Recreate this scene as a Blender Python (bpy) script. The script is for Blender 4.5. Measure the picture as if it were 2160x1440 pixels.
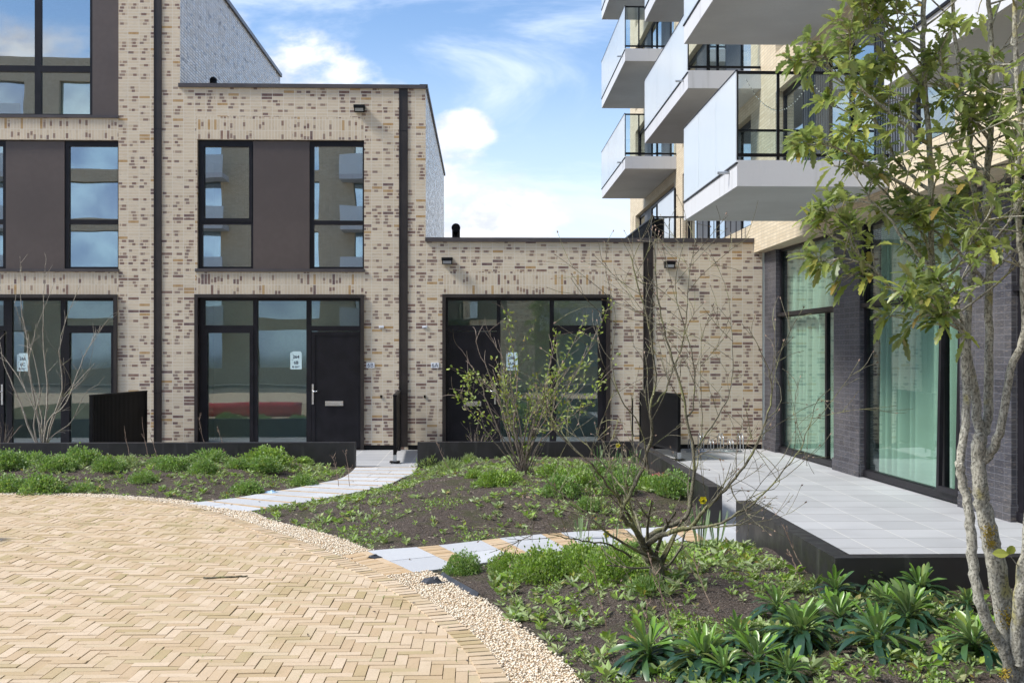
import bpy, math, random
from math import sin, cos, pi, radians, sqrt, floor, atan, atan2
from mathutils import Vector, Matrix, noise
random.seed(7)
for o in list(bpy.data.objects): bpy.data.objects.remove(o)
S = bpy.context.scene
COL = S.collection

# ------------------------------------------------------------------ camera
F = 2300.0; CX = 1080.0; HY = 744.0; HC = 1.92; VPX = 1015.0; D = 21.65
YAW = atan((CX - VPX) / F)
cd = bpy.data.cameras.new('camera'); cam = bpy.data.objects.new('camera', cd); COL.objects.link(cam)
cam.location = (0, 0, HC); cam.rotation_euler = (pi / 2, 0, -YAW)
cd.sensor_width = 36; cd.lens = F / 2160 * 36; cd.shift_y = (HY - 720) / 2160; cd.clip_end = 2000; cd.clip_start = .05
S.camera = cam
FW = Vector((sin(YAW), cos(YAW), 0)); RT = Vector((cos(YAW), -sin(YAW), 0)); UP = Vector((0, 0, 1)); CO = Vector((0, 0, HC))
def ray(px, py): return FW + RT * ((px - CX) / F) + UP * ((HY - py) / F)
def at(px, py, Y): r = ray(px, py); return CO + r * (Y / r.y)
def gnd(px, py, z=0.0): r = ray(px, py); return CO + r * ((z - HC) / r.z)

# ------------------------------------------------------------------ nodes helper
class NT:
    def __init__(s, tree): s.t = tree; s.n = tree.nodes; s.l = tree.links
    def node(s, typ, **kw):
        n = s.n.new(typ)
        for k, v in kw.items(): setattr(n, k, v)
        return n
    def put(s, sock, v):
        if isinstance(v, bpy.types.NodeSocket): s.l.new(v, sock)
        elif v is not None:
            if sock.type == 'RGBA' and len(v) == 3: v = (*v, 1)
            sock.default_value = v
    def m(s, op, a, b=None, c=None, clamp=False):
        n = s.node('ShaderNodeMath', operation=op); n.use_clamp = clamp
        for i, v in enumerate((a, b, c)):
            if v is not None: s.put(n.inputs[i], v)
        return n.outputs[0]
    def mix(s, f, a, b, mode='MIX'):
        n = s.node('ShaderNodeMix', data_type='RGBA', blend_type=mode); n.clamp_factor = True
        s.put(n.inputs[0], f); s.put(n.inputs[6], a); s.put(n.inputs[7], b); return n.outputs[2]
    def ss(s, x, a, b, lo=0., hi=1.):
        n = s.node('ShaderNodeMapRange', interpolation_type='SMOOTHSTEP')
        s.put(n.inputs[0], x); s.put(n.inputs[1], a); s.put(n.inputs[2], b); s.put(n.inputs[3], lo); s.put(n.inputs[4], hi); return n.outputs[0]
    def noise(s, vec, scale, detail=3., rough=.5, dist=0.):
        n = s.node('ShaderNodeTexNoise'); s.put(n.inputs['Vector'], vec)
        n.inputs['Scale'].default_value = scale; n.inputs['Detail'].default_value = detail; n.inputs['Roughness'].default_value = rough
        n.inputs['Distortion'].default_value = dist; return n.outputs[0]
    def comb(s, x, y, z=0.):
        n = s.node('ShaderNodeCombineXYZ'); s.put(n.inputs[0], x); s.put(n.inputs[1], y); s.put(n.inputs[2], z); return n.outputs[0]
    def sep(s, v):
        n = s.node('ShaderNodeSeparateXYZ'); s.put(n.inputs[0], v); return n.outputs
    def white(s, v):
        n = s.node('ShaderNodeTexWhiteNoise', noise_dimensions='3D'); s.put(n.inputs['Vector'], v)
        return n.outputs['Value'], s.sep_c(n.outputs['Color'])
    def sep_c(s, c):
        n = s.node('ShaderNodeSeparateColor'); s.put(n.inputs[0], c); return n.outputs
    def bump(s, h, strength=.3, dist=.01):
        n = s.node('ShaderNodeBump'); n.inputs['Strength'].default_value = strength; n.inputs['Distance'].default_value = dist
        s.put(n.inputs['Height'], h); return n.outputs[0]

# ------------------------------------------------------------------ world, sun, exposure
SUN_EL = radians(46); SUN_DIR = Vector((-.97, -.235, 0)).normalized() * cos(SUN_EL) + Vector((0, 0, sin(SUN_EL)))
W = bpy.data.worlds.new('World'); S.world = W; W.use_nodes = True
w = NT(W.node_tree); w.n.clear()
sky = w.node('ShaderNodeTexSky', sky_type='NISHITA'); sky.sun_disc = False
sky.sun_elevation = SUN_EL; sky.sun_rotation = atan2(SUN_DIR.x, SUN_DIR.y); sky.air_density = 1.2; sky.dust_density = .6; sky.ozone_density = 1.6
tc = w.node('ShaderNodeTexCoord').outputs['Generated']; dx, dy, dz = w.sep(tc)
ay = w.m('MAXIMUM', w.m('ABSOLUTE', dy), .12)
A = w.m('DIVIDE', dx, ay); B = w.m('DIVIDE', dz, ay)
pv = w.comb(A, w.m('MULTIPLY', B, 1.7), w.m('MULTIPLY', dy, .4))
n1 = w.noise(pv, 9., 7., .58, .15); n2 = w.noise(w.comb(w.m('MULTIPLY', A, .55), w.m('MULTIPLY', B, 2.2), dy), 5., 6., .62, .6)
def blob(a0, b0, ra, rb):
    e = w.m('ADD', w.m('POWER', w.m('DIVIDE', w.m('SUBTRACT', A, a0), ra), 2.), w.m('POWER', w.m('DIVIDE', w.m('SUBTRACT', B, b0), rb), 2.))
    return w.ss(e, 1.6, .0)
cum = blob(-.165, .25, .075, .055)
for a in ((-.105, .205, .06, .05), (-.03, .155, .05, .075), (.01, .12, .075, .055), (-.24, .27, .05, .05), (-.02, .20, .035, .03), (.5, .2, .25, .09), (-.6, .22, .3, .1), (1.1, .3, .4, .2)):
    cum = w.m('MAXIMUM', cum, blob(*a))
cumm = w.ss(w.m('ADD', cum, w.m('MULTIPLY', w.m('SUBTRACT', n1, .5), 2.6)), .36, .98)
cumm = w.m('MULTIPLY', cumm, w.ss(cum, .0, .35))
wis = w.m('MULTIPLY', w.ss(n2, .40, .74), .85)
hor = w.ss(B, .33, .02, .0, .86)
skyc = w.mix(1., sky.outputs[0], (.060, .069, .082), 'MULTIPLY')
shade = w.noise(pv, 17., 5., .6)
c_cum = w.mix(w.ss(shade, .35, .65), (.56, .555, .55), (.36, .38, .44))
c1 = w.mix(hor, skyc, (.39, .455, .56)); c1 = w.mix(wis, c1, (.42, .475, .57)); c1 = w.mix(cumm, c1, c_cum)
bg = w.node('ShaderNodeBackground'); w.put(bg.inputs[0], c1); bg.inputs[1].default_value = 1.0
ow = w.node('ShaderNodeOutputWorld'); w.l.new(bg.outputs[0], ow.inputs[0])
sl = bpy.data.lights.new('sun', 'SUN'); sun = bpy.data.objects.new('sun', sl); COL.objects.link(sun)
sl.energy = 2.2; sl.angle = radians(12); sl.color = (1, .955, .89)
sun.rotation_euler = (-SUN_DIR).to_track_quat('-Z', 'Y').to_euler(); sun.location = (-30, -10, 40)
S.view_settings.view_transform = 'Standard'; S.view_settings.look = 'None'; S.view_settings.gamma = 1; S.view_settings.exposure = 1.27
S.render.engine = 'CYCLES'; S.cycles.max_bounces = 8; S.cycles.transparent_max_bounces = 24
S.cycles.diffuse_bounces = 4; S.cycles.glossy_bounces = 4

# ------------------------------------------------------------------ materials
MATS = {}
def mat(name, base=None, rough=.6, metal=0., spec=.5, fn=None):
    m = bpy.data.materials.new(name); m.use_nodes = True; t = NT(m.node_tree)
    p = t.n['Principled BSDF']; p.inputs['Roughness'].default_value = rough; p.inputs['Metallic'].default_value = metal
    p.inputs['Specular IOR Level'].default_value = spec
    if base is not None: p.inputs['Base Color'].default_value = (*base, 1)
    if fn: fn(t, p)
    MATS[name] = m; return m
def uvof(t): return t.node('ShaderNodeUVMap').outputs[0]
def objc(t): return t.node('ShaderNodeTexCoord').outputs['Object']
def vary(c, amt=.12, scale=3., bscale=60., bst=.15, rv=.12):
    def fn(t, p):
        o = objc(t); n = t.noise(o, scale, 5.); d = tuple(x * (1 - amt) for x in c); e = tuple(min(1, x * (1 + amt)) for x in c)
        col = t.mix(t.ss(n, .3, .7), d, e); f = t.noise(o, bscale, 4.)
        col = t.mix(t.m('MULTIPLY', t.ss(f, .35, .65), .35), col, tuple(x * (1 - amt * 1.4) for x in c))
        t.put(p.inputs['Base Color'], col)
        r0 = p.inputs['Roughness'].default_value
        t.put(p.inputs['Roughness'], t.m('ADD', r0 - rv / 2, t.m('MULTIPLY', n, rv)))
        if bst: t.put(p.inputs['Normal'], t.bump(f, bst, .004))
    return fn

def brick_fn(pw, ph, soldier=False, cream=(.66, .56, .415), dens=.10, plain=False, cream2=(.565, .455, .315), joint=(.67, .61, .51), jw=.011, warm=False):
    def fn(t, p):
        u, v, _ = t.sep(uvof(t))
        if soldier: u, v = v, u
        uu = t.m('DIVIDE', u, pw); vv = t.m('DIVIDE', v, ph)
        if warm: uu = t.m('ADD', uu, t.m('MULTIPLY', t.m('FLOORED_MODULO', t.m('FLOOR', vv), 2.), .5))
        cu = t.m('FLOOR', uu); cv = t.m('FLOOR', vv); fu = t.m('SUBTRACT', uu, cu); fv = t.m('SUBTRACT', vv, cv)
        cell = t.comb(cu, cv, 3.7); r, (a, b, c) = t.white(cell)[0], t.white(cell)[1][:3]
        r2, (a2, b2, c2) = t.white(t.comb(cu, cv, 11.3))[0], t.white(t.comb(cu, cv, 11.3))[1][:3]
        clus = t.noise(t.comb(t.m('MULTIPLY', cu, 1.), t.m('MULTIPLY', cv, .45), 0.), .35, 2.)
        rr = t.m('ADD', r, t.m('MULTIPLY', t.m('SUBTRACT', clus, .5), .7))
        if not soldier: rr = t.m('ADD', rr, t.ss(v, 6.5, .2, -.04, .13))
        col = t.mix(a, cream, cream2)
        fine = t.noise(t.comb(t.m('MULTIPLY', uu, 2.2), t.m('MULTIPLY', vv, 5.), cu), 1.6, 4.)
        col = t.mix(t.ss(fine, .5, .72, 0., .32), col, (.36, .30, .24))
        if not plain:
            # grey streak
            st = t.m('MULTIPLY', t.ss(t.noise(t.comb(t.m('MULTIPLY', uu, 1.3), t.m('MULTIPLY', vv, 3.), c), 2.2, 2.), .58, .7), t.m('GREATER_THAN', b2, .6))
            col = t.mix(t.m('MULTIPLY', st, .5), col, (.24, .20, .19))
            dark = t.mix(b, (.12, .068, .068), (.225, .13, .095))
            full = t.m('GREATER_THAN', rr, .99); och = t.m('MULTIPLY', t.m('GREATER_THAN', r2, .948), t.m('GREATER_THAN', rr, .35))
            spot = t.m('GREATER_THAN', rr, .62 - dens)
            cen = t.m('ADD', .25, t.m('MULTIPLY', b, .5)); hw = t.m('ADD', .13, t.m('MULTIPLY', c, .12))
            ins = t.m('MULTIPLY', t.m('LESS_THAN', t.m('ABSOLUTE', t.m('SUBTRACT', fu, cen)), hw), t.m('LESS_THAN', t.m('ABSOLUTE', t.m('SUBTRACT', fv, .55)), .38))
            ed = t.m('MULTIPLY', t.m('GREATER_THAN', t.noise(t.comb(t.m('MULTIPLY', uu, 7.), cv, 0.), 1., 1.), .58), t.m('LESS_THAN', t.m('ABSOLUTE', t.m('SUBTRACT', fu, cen)), .42))
            ed = t.m('MULTIPLY', ed, t.m('GREATER_THAN', a2, .55))
            col = t.mix(t.m('MULTIPLY', spot, t.m('MULTIPLY', ed, .55)), col, dark)
            col = t.mix(t.m('MULTIPLY', t.m('MULTIPLY', spot, ins), t.m('ADD', .6, t.m('MULTIPLY', c2, .35))), col, dark)
            col = t.mix(t.m('MULTIPLY', full, .88), col, dark)
            col = t.mix(t.m('MULTIPLY', och, .85), col, (.44, .275, .11))
        ju = t.m('LESS_THAN', fu, jw / pw); jv = t.m('LESS_THAN', fv, jw / ph); j = t.m('MAXIMUM', ju, jv)
        col = t.mix(j, col, joint)
        big = t.noise(t.comb(u, v, 0.), .7, 4.); col = t.mix(t.ss(big, .45, .8, 0., .18), col, (.30, .27, .23))
        t.put(p.inputs['Base Color'], col)
        h = t.m('ADD', t.m('MULTIPLY', t.m('SUBTRACT', 1., j), .8), t.m('MULTIPLY', fine, .5))
        t.put(p.inputs['Normal'], t.bump(h, .5, .006))
    return fn
mat('brick', rough=.75, fn=brick_fn(.2172, .0628))
mat('brick_soldier', rough=.75, fn=brick_fn(.2172, .0628, soldier=True, dens=-.04))
mat('brick_beige', rough=.8, fn=brick_fn(.2172, .0628, plain=True, cream=(.66, .56, .40), cream2=(.56, .46, .31), joint=(.42, .36, .27)))
mat('brick_dark', rough=.55, fn=brick_fn(.225, .085, plain=True, cream=(.052, .052, .064), cream2=(.028, .028, .036), joint=(.115, .115, .13), jw=.007))
def glazed(t, p):
    u, v, _ = t.sep(uvof(t)); uu = t.m('DIVIDE', u, .2172); vv = t.m('DIVIDE', v, .0628); cu = t.m('FLOOR', uu); cv = t.m('FLOOR', vv)
    fu = t.m('SUBTRACT', uu, cu); fv = t.m('SUBTRACT', vv, cv); r, cc = t.white(t.comb(cu, cv, 1.))
    cl = t.noise(t.comb(t.m('MULTIPLY', uu, .8), t.m('MULTIPLY', vv, .5), 0.), .9, 3.)
    col = t.mix(r, (.70, .67, .62), (.88, .84, .78)); col = t.mix(t.m('MULTIPLY', t.ss(cl, .56, .66), t.m('GREATER_THAN', cc[0], .35)), col, (.20, .19, .20))
    j = t.m('MAXIMUM', t.m('LESS_THAN', fu, .09), t.m('LESS_THAN', fv, .24)); col = t.mix(j, col, (.22, .215, .21)); t.put(p.inputs['Base Color'], col)
    t.put(p.inputs['Roughness'], t.m('ADD', .22, t.m('MULTIPLY', cc[1], .2))); t.put(p.inputs['Normal'], t.bump(t.m('ADD', t.m('SUBTRACT', 1., j), t.m('MULTIPLY', r, .4)), .5, .006))
mat('glazed_brick', fn=glazed)
mat('frame_dark', rough=.4, spec=.3, fn=vary((.011, .010, .013), .3, 4., 50., .03))
mat('frame_brown', rough=.4, fn=vary((.030, .023, .020), .25, 3., 50., .03))
mat('panel_brown', rough=.42, fn=vary((.088, .068, .060), .10, .8, 9., .02))
mat('coping', rough=.35, fn=vary((.075, .065, .065), .15, 3., 40., .03))
def corten(t, p):
    o = objc(t); n = t.noise(o, 1.4, 5.); x, y, z = t.sep(o)
    streak = t.noise(t.comb(t.m('MULTIPLY', x, 9.), t.m('MULTIPLY', y, 9.), t.m('MULTIPLY', z, .6)), 1.2, 4.)
    col = t.mix(n, (.013, .012, .013), (.026, .024, .025)); col = t.mix(t.ss(streak, .6, .75, 0., .35), col, (.10, .10, .095)); t.put(p.inputs['Base Color'], col)
    t.put(p.inputs['Roughness'], t.ss(t.noise(o, 6., 5.), .3, .7, .38, .58)); t.put(p.inputs['Normal'], t.bump(t.noise(o, 3., 2.), .08, .01))
mat('steel_wall', spec=.6, fn=corten)
def conc(t, p):
    o = objc(t); x, y, z = t.sep(o); n = t.noise(o, .9, 5.); st = t.noise(t.comb(t.m('MULTIPLY', x, 5.), t.m('MULTIPLY', y, 5.), t.m('MULTIPLY', z, .4)), 1.3, 5.); f = t.noise(o, 30., 4.)
    col = t.mix(n, (.53, .535, .55), (.62, .625, .635)); col = t.mix(t.ss(st, .54, .72, 0., .35), col, (.36, .36, .35)); col = t.mix(t.m('MULTIPLY', f, .14), col, (.3, .3, .3)); t.put(p.inputs['Base Color'], col); t.put(p.inputs['Normal'], t.bump(f, .1, .004))
mat('concrete', rough=.7, fn=conc)
mat('concrete_soffit', rough=.75, fn=vary((.50, .51, .51), .07, 1.2, 30., .08))
mat('black_metal', rough=.45, spec=.2, fn=vary((.006, .006, .007), .3, 5., 60., .03))
mat('galvanised', rough=.35, metal=.8, fn=vary((.50, .52, .54), .15, 9., 70., .05))
mat('chrome', rough=.25, metal=.9, fn=vary((.75, .75, .76), .05, 9., 70., .0))
mat('white_plate', rough=.4, fn=vary((.80, .82, .85), .04, 20., 90., .0))
mat('ink', rough=.6, fn=vary((.02, .03, .06), .1, 20., 90., .0))
mat('paper_teal', rough=.6, fn=vary((.62, .78, .78), .05, 20., 90., .0))
mat('interior_wall', rough=.8, fn=vary((.72, .76, .70), .12, .6, 30., .0))
mat('interior_floor', rough=.45, fn=vary((.42, .45, .45), .15, .8, 30., .02))
mat('interior_white', rough=.7, fn=vary((.62, .66, .64), .08, .9, 30., .0))
mat('curtain', rough=.85, fn=vary((.44, .50, .45), .05, 2., 90., .03))
mat('red_plastic', rough=.35, fn=vary((.55, .035, .04), .1, 2., 60., .03))
mat('slat_grey', rough=.45, fn=vary((.15, .155, .165), .15, 2., 50., .02))
mat('bulb', rough=.3, fn=vary((.8, .78, .7), .05, 9., 60., .0))
mat('rubber_fabric', rough=.55, fn=vary((.03, .035, .045), .3, 9., 60., .4))
mat('litter_blue', rough=.5, fn=vary((.35, .55, .75), .3, 14., 60., .3))
mat('glass_sky_mirror', rough=.06, metal=1., fn=vary((.62, .76, .95), .3, .35, 50., .0, .0))  # blue mirror panes, added brightness for what the upstairs windows reflect
mat('asphalt', rough=.9, fn=vary((.12, .115, .10), .2, .5, 30., .2))

def glass(name, tint, refl=.10, ior=1.5, wav=.005):
    m = bpy.data.materials.new(name); m.use_nodes = True; t = NT(m.node_tree); t.n.clear()
    tr = t.node('ShaderNodeBsdfTransparent'); tr.inputs[0].default_value = (*tint, 1)
    gl = t.node('ShaderNodeBsdfGlossy'); gl.inputs['Roughness'].default_value = .0; gl.inputs[0].default_value = (.92, .97, 1, 1)
    fr = t.node('ShaderNodeLayerWeight'); fr.inputs[0].default_value = .5
    b = t.bump(t.noise(objc(t), .9, 1.), .5, wav); t.l.new(b, gl.inputs['Normal'])
    mx = t.node('ShaderNodeMixShader'); t.put(mx.inputs[0], t.m('ADD', t.m('MULTIPLY', t.m('POWER', fr.outputs[1], 4.), .6), refl, clamp=True))
    t.l.new(tr.outputs[0], mx.inputs[1]); t.l.new(gl.outputs[0], mx.inputs[2])
    o = t.node('ShaderNodeOutputMaterial'); t.l.new(mx.outputs[0], o.inputs[0]); MATS[name] = m
glass('glass', (.90, .95, .92), .13, wav=.003)
glass('glass_upper', (.5, .55, .55), .46, wav=.0025)
glass('glass_green', (.86, .95, .905), .10, 1.4)
glass('glass_clear', (.88, .93, .93), .04, wav=.004)
def milky():
    m = bpy.data.materials.new('glass_milky'); m.use_nodes = True; t = NT(m.node_tree); p = t.n['Principled BSDF']
    p.inputs['Base Color'].default_value = (.86, .90, .94, 1); p.inputs['Roughness'].default_value = .08  # white body colour stands for grazing sky reflection as well as frosting
    tl = t.node('ShaderNodeBsdfTranslucent'); tl.inputs[0].default_value = (.85, .9, .93, 1)
    tr = t.node('ShaderNodeBsdfTransparent'); tr.inputs[0].default_value = (.9, .95, .95, 1)
    m1 = t.node('ShaderNodeMixShader'); m1.inputs[0].default_value = .4; m2 = t.node('ShaderNodeMixShader')
    t.put(m2.inputs[0], t.m('ADD', .14, t.m('MULTIPLY', t.noise(objc(t), .8, 2.), .1)))
    t.l.new(p.outputs[0], m1.inputs[1]); t.l.new(tl.outputs[0], m1.inputs[2]); t.l.new(m1.outputs[0], m2.inputs[1]); t.l.new(tr.outputs[0], m2.inputs[2])
    t.l.new(m2.outputs[0], t.n['Material Output'].inputs[0]); MATS['glass_milky'] = m
milky()
def colattr(t): return t.node('ShaderNodeAttribute', attribute_name='Col').outputs['Color']
def leafmat(name, c_lo, c_hi, rough=.45, trans=.35, spec=.4):
    def fn(t, p):
        r, g, b = t.sep_c(colattr(t))[:3]
        col = t.mix(r, c_lo, c_hi); n = t.noise(objc(t), 30., 3.); col = t.mix(t.m('MULTIPLY', n, .3), col, tuple(x * .55 for x in c_lo))
        col = t.mix(g, col, (.34, .20, .05)); col = t.mix(t.m('MULTIPLY', t.node('ShaderNodeNewGeometry').outputs['Backfacing'], .45), col, (.36, .42, .26))
        t.put(p.inputs['Base Color'], col)
        tl = t.node('ShaderNodeBsdfTranslucent'); t.put(tl.inputs[0], t.mix(.5, col, (.30, .45, .04)))
        mx = t.node('ShaderNodeMixShader'); mx.inputs[0].default_value = trans
        t.l.new(p.outputs[0], mx.inputs[1]); t.l.new(tl.outputs[0], mx.inputs[2]); t.l.new(mx.outputs[0], t.n['Material Output'].inputs[0])
    return mat(name, rough=rough, spec=spec, fn=fn)
leafmat('leaf_mound', (.10, .23, .045), (.38, .60, .15))
leafmat('leaf_lime', (.17, .32, .035), (.42, .62, .10))
leafmat('leaf_weed', (.19, .29, .075), (.52, .62, .28))
leafmat('leaf_rosette', (.026, .072, .042), (.20, .37, .05), rough=.32, trans=.2, spec=.55)
leafmat('leaf_oak', (.12, .18, .06), (.52, .55, .11), rough=.36, trans=.42, spec=.5)
leafmat('leaf_bud', (.25, .36, .04), (.55, .66, .12))
leafmat('leaf_blade', (.06, .14, .06), (.15, .28, .10))
leafmat('petal_yellow', (.90, .74, .03), (.95, .82, .06))
leafmat('petal_pink', (.75, .12, .20), (.85, .25, .32))
def bark(c1, c2, lich, lamt):
    def fn(t, p):
        o = objc(t); x, y, z = t.sep(o); n = t.noise(t.comb(t.m('MULTIPLY', x, 3.), t.m('MULTIPLY', y, 3.), z), 30., 6., .7)
        col = t.mix(t.ss(n, .35, .65), c1, c2); l = t.noise(o, 6., 4.); col = t.mix(t.ss(l, .62 - lamt, .72 - lamt), col, lich)
        l2 = t.noise(o, 85., 4.); col = t.mix(t.ss(l2, .52, .62, 0., .75), col, tuple(v * .4 for v in c1))
        t.put(p.inputs['Base Color'], col); t.put(p.inputs['Normal'], t.bump(t.m('ADD', n, l2), .6, .006))
    return fn
mat('bark_oak', rough=.85, fn=bark((.21, .20, .16), (.50, .48, .40), (.33, .30, .13), .06))
mat('bark_bare', rough=.85, fn=bark((.085, .075, .05), (.20, .185, .125), (.22, .22, .10), .12))
mat('bark_shrub', rough=.8, fn=bark((.15, .105, .08), (.32, .27, .22), (.24, .22, .15), .0))
mat('bark_pale', rough=.8, fn=bark((.26, .22, .17), (.46, .42, .35), (.25, .25, .12), .02))
mat('twig_dry', rough=.8, fn=bark((.20, .13, .10), (.36, .27, .20), (.36, .27, .2), .0))
mat('lichen', rough=.95, fn=vary((.42, .30, .035), .35, 30., 90., .8))
def soil_fn(t, p):
    o = objc(t); a = t.noise(o, 2.2, 5., .6); b = t.noise(o, 38., 5., .75); c = t.noise(o, 110., 3.)
    g = t.noise(o, 55., 8., .85); col = t.mix(t.ss(b, .38, .62), (.036, .025, .018), (.15, .108, .080)); col = t.mix(t.ss(g, .50, .60, 0., .8), col, (.20, .155, .13)); col = t.mix(t.ss(c, .57, .64, 0., .9), col, (.36, .31, .26))
    col = t.mix(t.ss(a, .50, .64, 0., .6), col, (.075, .085, .022)); t.put(p.inputs['Base Color'], col)
    t.put(p.inputs['Normal'], t.bump(t.m('ADD', b, t.m('MULTIPLY', c, .7)), 1., .05))
mat('soil', rough=.95, fn=soil_fn)
def paver(c_lo, c_hi, stain, jointmoss=False):
    def fn(t, p):
        r, g, b = t.sep_c(colattr(t))[:3]; o = objc(t); n = t.noise(o, 1.1, 4.); f = t.noise(o, 70., 4.); k = t.noise(o, 9., 4.)
        col = t.mix(r, c_lo, c_hi); col = t.mix(t.m('MULTIPLY', g, .6), col, stain); col = t.mix(t.ss(n, .48, .72, 0., .35), col, stain)
        col = t.mix(t.ss(f, .45, .7, 0., .16), col, tuple(v * .5 for v in c_lo)); col = t.mix(t.ss(k, .55, .75, 0., .25), col, stain)
        t.put(p.inputs['Base Color'], col); t.put(p.inputs['Normal'], t.bump(f, .25, .003))
    return fn
mat('plaza_brick', rough=.8, fn=paver((.475, .345, .205), (.60, .475, .335), (.34, .27, .11)))
mat('path_brick', rough=.8, fn=paver((.48, .33, .18), (.58, .44, .29), (.40, .29, .15)))
mat('path_slab', rough=.7, fn=paver((.46, .47, .485), (.55, .56, .575), (.38, .385, .39)))
mat('joint', rough=.95, fn=vary((.10, .10, .032), .5, 2.5, 40., .5))
def plaza_far(t, p):
    u, v, _ = t.sep(objc(t)); n = t.noise(objc(t), 1.1, 4.); t.put(p.inputs['Base Color'], t.mix(n, (.50, .38, .24), (.62, .5, .37)))
mat('plaza_plain', rough=.85, fn=plaza_far)
def tile_fn(t, p):
    u, v, _ = t.sep(uvof(t)); P = .56
    uu = t.m('DIVIDE', t.m('ADD', u, .1), P); vv = t.m('DIVIDE', v, P); cu = t.m('FLOOR', uu); cv = t.m('FLOOR', vv); fu = t.m('SUBTRACT', uu, cu); fv = t.m('SUBTRACT', vv, cv)
    r, cc = t.white(t.comb(cu, cv, 0.)); col = t.mix(r, (.40, .405, .415), (.475, .48, .49)); n = t.noise(objc(t), 1.6, 5.); col = t.mix(t.ss(n, .4, .75, 0., .4), col, (.33, .335, .34))
    f = t.noise(objc(t), 55., 4.); col = t.mix(t.m('MULTIPLY', f, .15), col, (.25, .25, .25))
    ju = t.m('LESS_THAN', fu, .018); jv = t.m('LESS_THAN', fv, .026); col = t.mix(ju, col, (.60, .59, .55)); col = t.mix(jv, col, (.17, .16, .155))
    t.put(p.inputs['Base Color'], col); t.put(p.inputs['Normal'], t.bump(t.m('SUBTRACT', t.m('MULTIPLY', f, .2), t.m('MAXIMUM', ju, jv)), .35, .004))
mat('terrace_tile', rough=.6, fn=tile_fn)
def peb(t, p):
    r, g, b = t.sep_c(colattr(t))[:3]; col = t.mix(r, (.68, .55, .38), (.90, .82, .68)); col = t.mix(g, col, (.50, .30, .14)); col = t.mix(t.m('MULTIPLY', t.noise(objc(t), 80., 3.), .3), col, (.45, .38, .28)); t.put(p.inputs['Base Color'], col)
mat('pebble', rough=.7, fn=peb)
def chip(t, p):
    r, g, b = t.sep_c(colattr(t))[:3]; t.put(p.inputs['Base Color'], t.mix(r, (.07, .05, .04), (.42, .35, .28)))
mat('mulch', rough=.95, fn=chip)

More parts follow.
